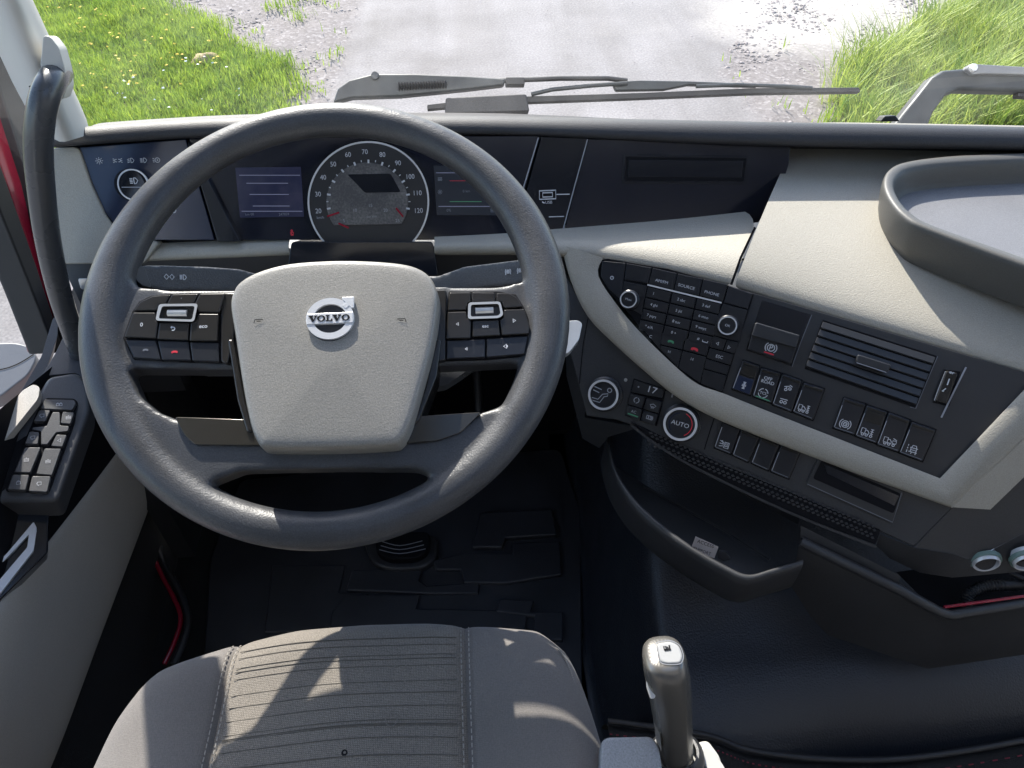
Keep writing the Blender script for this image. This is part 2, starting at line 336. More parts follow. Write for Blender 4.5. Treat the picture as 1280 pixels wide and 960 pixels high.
def speckle(name, base, dust, scale, lo, hi, rough=.4):
    m = mat(name, base, rough); nt = m.node_tree; N, L = nt.nodes, nt.links; b = N['Principled BSDF']
    tc = N.new('ShaderNodeTexCoord'); n = N.new('ShaderNodeTexNoise'); n.inputs['Scale'].default_value = scale; n.inputs['Detail'].default_value = 4; L.new(tc.outputs['Object'], n.inputs[0])
    n2 = N.new('ShaderNodeTexNoise'); n2.inputs['Scale'].default_value = 25; L.new(tc.outputs['Object'], n2.inputs[0])
    ml = N.new('ShaderNodeMath'); ml.operation = 'MULTIPLY'; L.new(n.outputs[0], ml.inputs[0]); L.new(n2.outputs[0], ml.inputs[1])
    mr = N.new('ShaderNodeMapRange'); mr.inputs[1].default_value = lo; mr.inputs[2].default_value = hi; L.new(ml.outputs[0], mr.inputs[0])
    mx = N.new('ShaderNodeMix'); mx.data_type = 'RGBA'; mx.inputs[6].default_value = (*base, 1); mx.inputs[7].default_value = (*dust, 1)
    L.new(mr.outputs[0], mx.inputs[0]); L.new(mx.outputs[2], b.inputs['Base Color']); return m
M['dialface'] = speckle('dusty_dial_face', (.075, .074, .078), (.20, .192, .185), 420, .18, .46, .3)
M['screen'] = glow(speckle('info_screen', (.012, .015, .036), (.035, .032, .055), 30, .2, .42, .2), (.10, .12, .28), .018)
M['screen2'] = glow(mat('dark_info_screen', (.012, .013, .018), .25), (.03, .04, .06), .08)
M['screenline'] = glow(mat('screen_line', (.10, .11, .16), .3), (.3, .32, .5), .12)
M['screengreen'] = glow(mat('screen_green', (.05, .2, .1), .3), (.1, .4, .2), .08)

def glass(name, rough=0.0, dust=.0, refl=.06):
    m = bpy.data.materials.new(name); m.use_nodes = True; N, L = m.node_tree.nodes, m.node_tree.links
    N.remove(N['Principled BSDF']); out = N['Material Output']
    t = N.new('ShaderNodeBsdfTransparent'); t.inputs[0].default_value = (.96, .975, .97, 1)
    g = N.new('ShaderNodeBsdfGlossy'); g.inputs['Roughness'].default_value = rough
    lw = N.new('ShaderNodeFresnel'); lw.inputs[0].default_value = 1.45
    mx = N.new('ShaderNodeMixShader'); L.new(lw.outputs[0], mx.inputs[0]); L.new(t.outputs[0], mx.inputs[1]); L.new(g.outputs[0], mx.inputs[2])
    d = N.new('ShaderNodeBsdfTranslucent'); d.inputs[0].default_value = (.7, .7, .7, 1)
    tc = N.new('ShaderNodeTexCoord'); nz = N.new('ShaderNodeTexNoise'); nz.inputs['Scale'].default_value = 14; nz.inputs['Detail'].default_value = 9; L.new(tc.outputs['Object'], nz.inputs[0])
    mrd = N.new('ShaderNodeMapRange'); mrd.inputs[1].default_value = .45; mrd.inputs[2].default_value = .8; mrd.inputs[3].default_value = dust*.4; mrd.inputs[4].default_value = dust*1.8; L.new(nz.outputs[0], mrd.inputs[0])
    m2 = N.new('ShaderNodeMixShader'); L.new(mrd.outputs[0], m2.inputs[0]); L.new(mx.outputs[0], m2.inputs[1]); L.new(d.outputs[0], m2.inputs[2])
    L.new(m2.outputs[0], out.inputs[0]); return m
M['glass'] = glass('windscreen_glass', 0, .02)
M['sideglass'] = glass('side_glass', 0, .01)

def leafmat(name, c1, c2, scale):
    m = bpy.data.materials.new(name); m.use_nodes = True; N, L = m.node_tree.nodes, m.node_tree.links; b = N['Principled BSDF']
    tc = N.new('ShaderNodeTexCoord'); n = N.new('ShaderNodeTexNoise'); n.inputs['Scale'].default_value = scale; L.new(tc.outputs['Object'], n.inputs[0])
    at = N.new('ShaderNodeAttribute'); at.attribute_name = 'tone'
    ad = N.new('ShaderNodeMath'); ad.operation = 'ADD'; L.new(n.outputs[0], ad.inputs[0]); L.new(at.outputs['Fac'], ad.inputs[1])
    mr = N.new('ShaderNodeMapRange'); mr.inputs[1].default_value = .40; mr.inputs[2].default_value = 1.35; L.new(ad.outputs[0], mr.inputs[0])
    mx = N.new('ShaderNodeMix'); mx.data_type = 'RGBA'; mx.inputs[6].default_value = (*c1, 1); mx.inputs[7].default_value = (*c2, 1); L.new(mr.outputs[0], mx.inputs[0])
    L.new(mx.outputs[2], b.inputs['Base Color']); b.inputs['Roughness'].default_value = .5; b.inputs['Specular IOR Level'].default_value = .35
    tr = N.new('ShaderNodeBsdfTranslucent'); L.new(mx.outputs[2], tr.inputs[0])
    ms = N.new('ShaderNodeMixShader'); ms.inputs[0].default_value = .4; L.new(b.outputs[0], ms.inputs[1]); L.new(tr.outputs[0], ms.inputs[2])
    L.new(ms.outputs[0], N['Material Output'].inputs[0]); return m
M['grass'] = leafmat('meadow_grass', (.12, .22, .02), (.38, .48, .065), 2.2)
M['tallgrass'] = leafmat('tall_grass', (.14, .24, .03), (.44, .50, .10), 2.5)
M['petal'] = mat('yellow_petal', (.75, .50, .03), .6)
M['whitepetal'] = mat('white_petal', (.75, .75, .70), .6)

# ------------------------------------------------------------------ the ground outside
GZ = -1.4
def fnoise(x, y, s=1.0, seed=0):
    return (np.sin(x*1.7*s+seed)*np.cos(y*1.3*s+2*seed)+.6*np.sin(x*3.9*s+1.3+seed)*np.sin(y*4.3*s+.7)+.35*np.sin(x*8.7*s+seed*3)*np.cos(y*9.1*s+1.9))/1.6
def m_grass_left(x, y):
    j = .20*fnoise(x, y, 2.2, 1)+.09*fnoise(x, y, 7, 2)
    a = np.minimum((-1.36-.75*np.maximum(y-6.15, 0)*1.25)-x, (y-(4.25-.55*(x+2.83)*-.2))) + j
    b = np.minimum(a, 7.75+.2*fnoise(x, y, 1.2, 5)-y+.55*np.maximum(-3.2-x, 0)*3)
    return np.clip(b/.45+.45, 0, 1)
def m_grass_right(x, y):
    j = .2*fnoise(x, y, 2.0, 3)+.10*fnoise(x, y, 6, 3)
    edge = np.interp(y, [0, 4.6, 5.0, 5.8, 6.35, 6.9, 7.3, 12], [2.5, 2.5, 2.62, 3.0, 3.75, 4.45, 5.2, 9.5])
    return np.clip((x-edge+j)/.25+.5, 0, 1)
def m_path(x, y):
    j = .10*fnoise(x, y, 2.4, 7)
    l = np.where(y < 3.9, -99, -.93+.04*(y-6))
    return np.clip(np.minimum(x-l+j, (2.05+.38*np.maximum(y-5.8, 0)-.12*np.maximum(5.8-y, 0)*-1)-x+j)/.12+.5, 0, 1)
def axis(fine0, fine1, step, far):
    a = np.arange(fine0, fine1, step); ext = np.array([1, 2.5, 5, 10, 25, 60, 150, far])
    return np.concatenate([(fine0-ext)[::-1], a, fine1+ext])
gx, gy = axis(-5.5, 6.5, .07, 400), axis(2.0, 9.0, .06, 400)
X, Y = np.meshgrid(gx, gy); nx, ny = len(gx), len(gy)
near = (np.abs(X) < 8) & (Y > 0) & (Y < 12)
gm = np.maximum(m_grass_left(X, Y), m_grass_right(X, Y)); pm = m_path(X, Y)*(1-gm)
Z = np.full_like(X, GZ) + np.where(near, (1-pm)*(.012*fnoise(X, Y, 3, 2))+gm*.03, 0)
co = np.stack([X, Y, Z], -1).reshape(-1, 3)
idx = np.arange(nx*ny).reshape(ny, nx); fc = np.stack([idx[:-1, :-1], idx[:-1, 1:], idx[1:, 1:], idx[1:, :-1]], -1).reshape(-1, 4)
me = bpy.data.meshes.new('ground'); me.from_pydata(co.tolist(), [], fc.tolist())
pale = np.clip(1-np.hypot((X-3.5)/1.5, (Y-7.0)/1.15)+.15*fnoise(X, Y, 2, 9), 0, 1)*(1-gm)
ca = me.color_attributes.new('region', 'FLOAT_COLOR', 'POINT')
ca.data.foreach_set('color', np.stack([gm, pm, np.clip(pale*3, 0, 1), np.ones_like(gm)], -1).reshape(-1).astype(np.float32))
me.shade_smooth()
def ground_mat():
    m = bpy.data.materials.new('ground_surface'); m.use_nodes = True; N, L = m.node_tree.nodes, m.node_tree.links; b = N['Principled BSDF']
    tc = N.new('ShaderNodeTexCoord'); at = N.new('ShaderNodeAttribute'); at.attribute_name = 'region'; sp = N.new('ShaderNodeSeparateColor'); L.new(at.outputs['Color'], sp.inputs[0])
    def noise(s, d=4): n = N.new('ShaderNodeTexNoise'); n.inputs['Scale'].default_value = s; n.inputs['Detail'].default_value = d; L.new(tc.outputs['Object'], n.inputs[0]); return n
    def ramp(src, stops):
        r = N.new('ShaderNodeValToRGB'); e = r.color_ramp.elements
        while len(e) < len(stops): e.new(.5)
        for k, (p, c) in enumerate(stops): e[k].position = p; e[k].color = (*c, 1)
        L.new(src, r.inputs[0]); return r
    def mix(f, a, c):
        x = N.new('ShaderNodeMix'); x.data_type = 'RGBA'; L.new(f, x.inputs[0]); L.new(a, x.inputs[6]); L.new(c, x.inputs[7]); return x.outputs[2]
    vo = N.new('ShaderNodeTexVoronoi'); vo.inputs['Scale'].default_value = 42; L.new(tc.outputs['Object'], vo.inputs[0])
    sv = N.new('ShaderNodeSeparateColor'); L.new(vo.outputs['Color'], sv.inputs[0])
    gravel = ramp(sv.outputs[0], [(0, (.125, .108, .102)), (.45, (.155, .135, .128)), (.85, (.19, .167, .16)), (1, (.26, .235, .225))])
    n1 = noise(60, 6); asph = ramp(n1.outputs[0], [(.3, (.14, .129, .126)), (.5, (.205, .19, .185)), (.7, (.30, .278, .272))])
    n1b = noise(2.2, 4); asph2 = ramp(n1b.outputs[0], [(.35, (.165, .153, .149)), (.65, (.245, .228, .223))])
    am = N.new('ShaderNodeMix'); am.data_type = 'RGBA'; am.inputs[0].default_value = .45; L.new(asph.outputs[0], am.inputs[6]); L.new(asph2.outputs[0], am.inputs[7])
    n2 = noise(25); soil = ramp(n2.outputs[0], [(.35, (.06, .07, .02)), (.65, (.13, .13, .05))])
    n3 = noise(30); palec = ramp(n3.outputs[0], [(.3, (.26, .235, .21)), (.7, (.40, .37, .335))])
    mpn = N.new('ShaderNodeMapping'); mpn.inputs['Scale'].default_value = (3.2, .35, 1); L.new(tc.outputs['Object'], mpn.inputs[0])
    n4 = N.new('ShaderNodeTexNoise'); n4.inputs['Scale'].default_value = 1.0; n4.inputs['Detail'].default_value = 6; L.new(mpn.outputs[0], n4.inputs[0])
    rut = ramp(n4.outputs[0], [(.38, (.84, .83, .82)), (.60, (1, 1, 1))])
    rm = N.new('ShaderNodeMix'); rm.data_type = 'RGBA'; rm.blend_type = 'MULTIPLY'; rm.inputs[0].default_value = 1; L.new(am.outputs[2], rm.inputs[6]); L.new(rut.outputs[0], rm.inputs[7]); am = rm
    n5 = noise(.9, 7); stain = ramp(n5.outputs[0], [(.36, (.72, .70, .68)), (.47, (1, 1, 1))])
    rm = N.new('ShaderNodeMix'); rm.data_type = 'RGBA'; rm.blend_type = 'MULTIPLY'; rm.inputs[0].default_value = .7; L.new(am.outputs[2], rm.inputs[6]); L.new(stain.outputs[0], rm.inputs[7]); am = rm
    c = mix(sp.outputs[1], gravel.outputs[0], am.outputs[2]); c = mix(sp.outputs[2], c, palec.outputs[0]); c = mix(sp.outputs[0], c, soil.outputs[0])
    L.new(c, b.inputs['Base Color']); b.inputs['Roughness'].default_value = .9
    bp = N.new('ShaderNodeBump'); bp.inputs['Strength'].default_value = .3; bp.inputs['Distance'].default_value = .006; L.new(vo.outputs['Distance'], bp.inputs['Height']); L.new(bp.outputs[0], b.inputs['Normal'])
    return m
me.materials.append(ground_mat()); g = bpy.data.objects.new('ground', me); COL.objects.link(g); struct(g)

def stuff_mesh(name, vs, fs, m, label, cat, tone=None):
    me = bpy.data.meshes.new(name); me.from_pydata(vs.tolist(), [], fs.tolist()); me.materials.append(m)
    if tone is not None:
        a = me.attributes.new('tone', 'FLOAT', 'POINT'); a.data.foreach_set('value', tone.astype(np.float32))
    o = bpy.data.objects.new(name, me); COL.objects.link(o); tag(o, label, cat, kind='stuff'); return o
def blades(name, n, box, maskf, h0, h1, w, m, label, lean=.5):
    x = rng.uniform(box[0], box[1], n); y = rng.uniform(box[2], box[3], n); k = rng.random(n) < maskf(x, y)**1.5; x, y = x[k], y[k]; n = len(x)
    a = rng.uniform(0, 2*np.pi, n); dens = .75+.35*fnoise(x, y, 3.1, 4); h = rng.uniform(h0, h1, n)*dens; l = h*lean*rng.uniform(.2, 1.4, n)
    d = np.stack([np.cos(a), np.sin(a)], -1); s = np.stack([-d[:, 1], d[:, 0]], -1)*w*rng.uniform(.6, 1.3, n)[:, None]
    base = np.stack([x, y, np.full(n, GZ+.02)], -1); z3 = lambda q, z: np.concatenate([q, z[:, None]], 1)
    v = np.stack([base+z3(s, 0*x), base-z3(s, 0*x), base+z3(d*l[:, None]*.35-s*.8, h*.6), base+z3(d*l[:, None]*.35+s*.8, h*.6), base+z3(d*l[:, None], h)], 1)
    o = (np.arange(n)*5)[:, None]; vs = v.reshape(-1, 3)
    f = [*(np.array([0, 1, 2, 3])+o).tolist()]; f2 = (np.array([3, 2, 4])+o).tolist()
    me = bpy.data.meshes.new(name); me.from_pydata(vs.tolist(), [], f+f2); me.materials.append(m)
    t = me.attributes.new('tone', 'FLOAT', 'POINT'); t.data.foreach_set('value', np.repeat(rng.uniform(0, .9, n), 5).astype(np.float32))
    ob = bpy.data.objects.new(name, me); COL.objects.link(ob); tag(ob, label, 'grass', kind='stuff'); return ob
blades('meadow_grass', 170000, (-5.2, -1.0, 4.0, 9.0), m_grass_left, .05, .15, .0036, M['grass'], 'short bright meadow grass with dandelions beyond the left windscreen corner')
blades('tall_grass', 85000, (2.4, 8.0, 4.6, 9.0), m_grass_right, .14, .46, .0045, M['tallgrass'], 'long pale green grass on the verge right of the track', lean=.8)
blades('weed_tufts', 26000, (-3.2, -.75, 5.0, 8.6), lambda x, y: np.clip(fnoise(x, y, 2.6, 11)-.15+np.clip(1.0-np.abs(x+1.36+.94*np.maximum(y-6.15, 0))*1.4, 0, 1)*.45, 0, 1)*(1-m_path(x, y)), .03, .1, .005, M['grass'], 'sparse green weeds sprouting from the gravel strip left of the track')
blades('verge_weeds', 5000, (2.1, 3.6, 4.9, 6.3), lambda x, y: np.clip(fnoise(x, y, 2.4, 13)-.1, 0, 1)*(1-m_grass_right(x, y)), .03, .12, .005, M['grass'], 'sparse weeds in the brown gravel at the foot of the long grass')
def flowers(name, n, box, maskf, m, r, z0, z1, label):
    x = rng.uniform(box[0], box[1], n*4); y = rng.uniform(box[2], box[3], n*4); k = (maskf(x, y) > .8) & (fnoise(x, y, 1.6, r*1000) > -.1); x, y = x[k][:n], y[k][:n]; n = len(x)
    z = GZ+rng.uniform(z0, z1, n); a = np.arange(6)/6*2*np.pi; rr = r*rng.uniform(.6, 1.3, n)
    ring = np.stack([x[:, None]+rr[:, None]*np.cos(a), y[:, None]+rr[:, None]*np.sin(a), z[:, None]+0*a+rng.uniform(-.004, .004, (n, 6))], -1)
    top = np.stack([x, y, z+rr*.5], -1)[:, None]; v = np.concatenate([ring, top], 1).reshape(-1, 3)
    f = np.concatenate([np.stack([np.arange(n)*7+i, np.arange(n)*7+(i+1) % 6, np.arange(n)*7+6], -1) for i in range(6)])
    return stuff_mesh(name, v, f, m, label, 'flowers')
flowers('dandelions', 150, (-4.5, -1.3, 5.6, 8.2), m_grass_left, M['petal'], .011, .07, .14, 'yellow dandelions scattered through the meadow grass')
flowers('daisies', 22, (-2.6, -1.4, 5.0, 6.1), m_grass_left, M['whitepetal'], .009, .09, .15, 'tiny white daisies near the edge of the meadow grass')
def pebbles(name, n, box, maskf, r0, r1, m, label):
    x = rng.uniform(box[0], box[1], n); y = rng.uniform(box[2], box[3], n); k = rng.random(n) < maskf(x, y); x, y = x[k], y[k]; n = len(x)
    r = r0+(r1-r0)*rng.random(n)**3
    P = np.array([[1, 0, 0], [0, 1, 0], [-1, 0, 0], [0, -1, 0], [.7, .7, .0], [-.7, .7, .0], [-.7, -.7, 0], [.7, -.7, 0], [.3, .2, .8], [-.3, .1, .75], [.0, -.35, .8]])*1.0
    fs = [[0, 4, 8], [4, 1, 8], [1, 9, 8], [1, 5, 9], [5, 2, 9], [2, 6, 9], [6, 10, 9], [6, 3, 10], [3, 7, 10], [7, 8, 10], [7, 0, 8], [8, 9, 10]]
    v = P[None]*r[:, None, None]*rng.uniform(.7, 1.3, (n, 11, 1)); a = rng.uniform(0, 6.28, n); c, s = np.cos(a)[:, None], np.sin(a)[:, None]
    v = np.stack([v[..., 0]*c-v[..., 1]*s+x[:, None], v[..., 0]*s+v[..., 1]*c*.8+y[:, None], v[..., 2]*.38+GZ-.002+0*x[:, None]], -1).reshape(-1, 3)
    f = (np.array(fs)[None]+(np.arange(n)*11)[:, None, None]).reshape(-1, 3)
    return stuff_mesh(name, v, f, m, label, 'gravel')
M['pebble'] = mat('pebble', (.22, .19, .18), .85, var=(25, .5))
pebbles('loose_gravel', 9000, (-4.5, -.8, 4.2, 9), lambda x, y: (1-m_grass_left(x, y)*.96)*(1-m_path(x, y)), .006, .024, M['pebble'], 'loose pinkish gravel between the meadow grass and the track')
pebbles('verge_gravel', 7000, (1.9, 5, 4.9, 8), lambda x, y: (1-m_grass_right(x, y))*(1-.97*m_path(x, y))*.9, .006, .024, M['pebble'], 'brown and grey pebbles between the track and the long grass')
pebbles('track_grit', 2500, (-.9, 2.2, 4.9, 8), lambda x, y: m_path(x, y)*.6, .004, .012, M['pebble'], 'fine grit scattered over the pale asphalt track')
c = atz(258, 76, GZ+.05); vs, fs = [], []
bm = bmesh.new(); bmesh.ops.create_icosphere(bm, subdivisions=3, radius=1)
for v in bm.verts:
    q = v.co; k = 1+.18*math.sin(q.x*3+1)*math.cos(q.y*4)+.1*math.sin(q.z*6+q.x*5); v.co = V3((q.x*.12*k, q.y*.08*k, q.z*.055*k))+c
vs = [v.co.copy() for v in bm.verts]; fs = [tuple(v.index for v in f.verts) for f in bm.faces]; bm.free()
tag(mk('field_stone', vs, fs, M['stone'], smooth=50), 'tan field stone lying in the meadow grass', 'stone')

# ------------------------------------------------------------------ the cab shell
struct(mk('floor', *box_vf((-.66, -.9, -.06), (1.55, 1.12, 0)), M['carpet'], smooth=0))
# unseen hatch opening, added to the roof to let in sky fill light
HX0, HX1, HY0, HY1 = -.1, 1.1, -.55, .42
struct(mk('ceiling', *join(box_vf((-.66, -.9, 1.9), (HX0, .80, 1.96)), box_vf((HX1, -.9, 1.9), (1.55, .80, 1.96)), box_vf((HX0, -.9, 1.9), (HX1, HY0, 1.96)), box_vf((HX0, HY1, 1.9), (HX1, .80, 1.96))), M['headliner'], smooth=0))
struct(mk('wall_rear', *box_vf((-.66, -.96, -.06), (1.55, -.9, 1.96)), M['reartrim'], smooth=0))
struct(mk('wall_right', *join(box_vf((1.55, -.96, -.06), (1.6, 1.12, .85)), box_vf((1.55, -.96, .85), (1.6, -.05, 1.96)), box_vf((1.55, -.05, 1.62), (1.6, .80, 1.96))), M['headliner'], smooth=0))
struct(mk('wall_left', *join(box_vf((-.71, -.96, -.06), (-.66, .10, 1.96)), box_vf((-.71, .10, 1.62), (-.66, .80, 1.96))), M['headliner'], smooth=0))
struct(mk('wall_front', *join(box_vf((-.58, 1.06, -.2), (1.6, 1.12, .585)), box_vf((-.71, .795, 1.66), (1.6, .845, 1.96))), M['dark'], smooth=0))
# windscreen: leans back towards its top
WS0, WS1 = V3((0, 1.0, .58)), V3((0, .83, 1.68))
rows = []
for t in (0, .5, 1):
    r = []
    for k in range(13):
        x = -.60+2.10*k/12; bow = .045*((x-.45)/1.05)**2
        p = WS0.lerp(WS1, t); r.append(V3((x, p.y-bow, p.z)))
    rows.append(r)
ws = loft('windscreen', M['glass'], rows, sub=0, smooth=180); tag(ws, 'wide clear windscreen above the dashboard, outside view through it', 'windscreen')

# ------------------------------------------------------------------ planes of the dashboard
def console_plane():
    a = aty(755, 328, .74); b = atz(1280, 462, a.z); h = (b-a).normalized(); hn = V3((h.y, -h.x, 0))
    if hn.y > 0: hn = -hn
    return Pl(a, hn*math.cos(R_(40))+V3((0, 0, 1))*math.sin(R_(40)), h)
CP = console_plane()
CL = Pl((0, .80, .688), (0, -math.cos(R_(32)), math.sin(R_(32))), (1, 0, 0))
WP = Pl(CAM+ray(410, 400)*.72, (0, -math.cos(R_(62.5)), math.sin(R_(62.5))), (1, 0, 0))

dash = thing('dashboard', (.4, .8, .66), 'two tone dashboard with black padded top edge and beige lower trim', 'dashboard')
# padded lip below the windscreen
lipc = [(60, 187, 166, .84), (68, 186, 165, .84), (200, 176, 153, .855), (330, 171, 148, .86), (540, 170, 149, .865), (660, 170, 151, .865), (900, 184, 159, .845), (1100, 187, 162, .83), (1280, 190, 164, .81), (1480, 196, 170, .785)]
rows = [[], [], [], [], [], [], []]
for (u, vb, vt, Yf) in lipc:
    b = aty(u, vb, Yf); t = aty(u, vt, Yf+.012)
    rows[0].append(b+V3((0, .13, -.035))); rows[1].append(b+V3((0, .02, -.006))); rows[2].append(b); rows[3].append(b.lerp(t, .55)+V3((0, -.006, 0))); rows[4].append(t+V3((0, .004, .002))); rows[5].append(aty(u, np.interp(u, [60, 200, 330, 560, 900, 1280, 1480], [160, 149, 143, 140.5, 145, 154, 160]), Yf+.042)); rows[6].append(rows[5][-1]+V3((0, .012, -.05)))
for r in rows: r.append(r[-1]+V3((.30, -.012, 0))); r.append(r[-1]+V3((.27, -.03, 0)))
loft('padded_lip', M['lip'], rows, dash, sub=2, smooth=180)
mk('dash_deck', *join(box_vf((-.50, .86, .565), (1.55, 1.07, .59)), box_vf((.18, .70, .562), (1.54, .859, .588)), box_vf((-.48, .80, .60), (.26, .858, .62))), M['charcoal'], dash, smooth=0)
# instrument backing
slab('instrument_backing', M['dark'], CL, [(70, 174), (970, 174), (940, 284), (70, 308)], -.012, -.06, dash, bevel=0)
# beige surround left of the light panel
o = slab('trim_panel', M['beige'], CL, rnd([(62, 185), (98, 183), (112, 225), (132, 270), (152, 296), (200, 302), (180, 330), (66, 330)], 8), .004, -.03, dash, bevel=.004, seg=3)
o['label'] = 'beige corner panel beside the light switches'
# beige shelf, left and right
def shelf(back, front, z, zf, yo=.0):
    B = [atz(u, v, z) for u, v in back]; Fp = [atz(u, v, zf) for u, v in front]
    return [[b+V3((0, .06, -.003)) for b in B], B, [b.lerp(f, .6)+V3((0, 0, .006)) for b, f in zip(B, Fp)], Fp, [f+V3((0, .012, -.010)) for f in Fp], [f+V3((0, .04, -.012)) for f in Fp]]
loft('trim_panel', M['beige'], shelf([(60, 300), (150, 299), (270, 300), (362, 301)], [(60, 330), (150, 328), (270, 323), (362, 319)], .688, .678), dash, sub=2, smooth=180)['label'] = 'beige ledge under the light switches'
B = [(543, 303), (640, 297), (702, 293), (830, 287), (947, 280)]
Fr = [atz(543, 318, .678), atz(640, 317, .680), CP.w(712, 318, .006), CP.w(820, 336, .005), CP.w(915, 357, .005)]
Bw = [atz(u, v, z) for (u, v), z in zip(B, (.688, .688, .69, .694, .702))]
mid = [b.lerp(f, .62)+V3((0, 0, k)) for b, f, k in zip(Bw, Fr, (.006, .006, .012, .016, .018))]
rows = [[b+V3((0, .05, -.003)) for b in Bw], Bw, mid, Fr, [f+V3((0, .014, -.012)) for f in Fr]]
loft('trim_panel', M['beige'], rows, dash, sub=2, smooth=180)['label'] = 'beige ledge right of the steering wheel'
# beige top pad on the passenger side
T = [atz(u, v, .742) for u, v in ((990, 184), (1080, 184), (1180, 186), (1290, 188), (1440, 192))]
Bt = [CP.w(u, v, .006) for u, v in ((918, 356), (1020, 388), (1150, 425), (1290, 468), (1450, 515))]
T += [T[-1]+V3((.30, -.01, 0)), T[-1]+V3((.52, -.04, 0))]; Bt += [Bt[-1]+V3((.28, .14, .0)), Bt[-1]+V3((.56, .15, 0))]
L1 = [(987, 222), (960, 270), (932, 322)]
rows = [[t+V3((0, .06, .004)) for t in T], T]
for k, t in enumerate((.28, .55, .8)):
    rows.append([a.lerp(b, t)+V3((0, 0, (.008, .015, .013)[k])) for a, b in zip(T, Bt)])
rows += [Bt, [b-CP.n*.02-CP.y*.004 for b in Bt]]
loft('top_pad', M['beige'], rows, dash, sub=2, smooth=180)
line('seam', M['dark'], CP.shift(.0), [(944, 284), (926, 322), (914, 356)], 3, .012, dash)
mk('passenger_panel', *join(box_vf((.95, .66, .22), (1.54, .90, .66)), box_vf((.90, .70, .0), (1.54, 1.05, .22))), M['charcoal'], dash, bevel=.01)
# beige frame band round the console
inner = [(754, 322), (748, 345), (775, 386), (803, 418), (842, 456), (872, 480), (905, 492), (960, 514), (1070, 557), (1175, 598), (1286, 481), (1400, 361)]
outer = [(702, 306), (713, 350), (735, 396), (772, 434), (815, 472), (850, 499), (892, 522), (955, 548), (1070, 592), (1190, 635), (1300, 530), (1420, 414)]
ri = curve_pts(inner[:9], 4)[:-1]+[np.array(p) for p in inner[8:]]; ro = curve_pts(outer[:9], 4)[:-1]+[np.array(p) for p in outer[8:]]
rows = [[CP.w(*p, -.02) for p in ri], [CP.w(*p, .003) for p in ri]]
mdl = [(a+b)/2 for a, b in zip(ri, ro)]
rows += [[CP.w(*(a*.85+b*.15), .0055) for a, b in zip(ri, ro)], [CP.w(*p, .006) for p in mdl], [CP.w(*(a*.12+b*.88), .005) for a, b in zip(ri, ro)], [CP.w(*p, .000) for p in ro], [CP.w(*p, -.03) for p in ro]]
mk('console_frame', *up_faces(*grid_vf(rows)), M['beige'], dash, smooth=50)
def facets(name, m, pl, verts, faces, par, bevel=0, **k):
    vs = [pl.w(a, b, c) for a, b, c in verts]; f2 = []
    for f in faces:
        a, b, c_ = [vs[i] for i in f[:3]]; f2.append(f if (b-a).cross(c_-a).dot(CAM-a) > 0 else f[::-1])
    return mk(name, vs, f2, m, par, bevel=bevel, smooth=30, **k)
facets('console_side', M['beige'], CP, [(1189, 634, .001), (1302, 528, .001), (1420, 412, .001), (1238, 637, -.02), (1330, 548, -.02), (1450, 432, -.02), (1245, 640, -.06)], [(0, 3, 4, 1), (1, 4, 5, 2)], dash)
# dark console face with the switches
slab('console_panel', M['panel'], CP, [(912, 358), (1020, 389), (1150, 427), (1290, 468), (1300, 470), (1176, 600), (960, 516), (903, 493)], -.001, -.02, dash, bevel=.0006)
# lower charcoal panel
slab('lower_panel', M['charcoal'], CP, [(700, 330), (735, 393), (815, 468), (892, 518), (1070, 588), (1192, 634), (1143, 684), (1098, 664), (960, 612), (850, 566), (800, 535), (770, 525), (733, 520), (712, 440)], -.012, -.05, dash, bevel=.002)
facets('lower_corner', M['charcoal'], CP, [(1192, 633, -.012), (1143, 684, -.012), (1240, 638, -.028), (1189, 691, -.028), (1300, 585, -.028), (1300, 655, -.04), (1215, 700, -.04), (1300, 520, -.014)],
       [(0, 1, 3, 2), (2, 3, 6, 5, 4), (0, 2, 4, 7)], dash)
# lower box carrying the ring sockets
facets('socket_housing', M['charcoal'], CP, [(1100, 668, -.014), (1143, 685, -.013), (1189, 692, -.028), (1216, 701, -.040), (1310, 650, -.040), (1310, 712, -.055), (1190, 722, -.05), (1150, 716, -.05), (1112, 698, -.03), (1095, 682, -.02)],
       [(0, 1, 8, 9), (1, 2, 7, 8), (2, 3, 6, 7), (3, 4, 5, 6)], dash)
SP = CP.shift(-.043)
for u, v in ((1233, 704), (1284, 703)):
    c = SP.w(u, v, 0); nn = V3((-.15, -1, .0)).normalized()
    rg = lathe('socket_ring', M['chrome'], c, nn, SP.x, [(.0142, -.012), (.0142, .001), (.0134, .0024), (.0122, .002), (.0115, -.012)], dash, 28)
    lathe('enamel_collar', M['teal'], c-nn*.002, nn, SP.x, [(.0168, -.004), (.0164, .0006), (.0146, .0008)], rg, 24)
    lathe('socket_well', M['dark'], c, nn, SP.x, [(.0116, -.005), (.0001, -.005)], rg, 20)
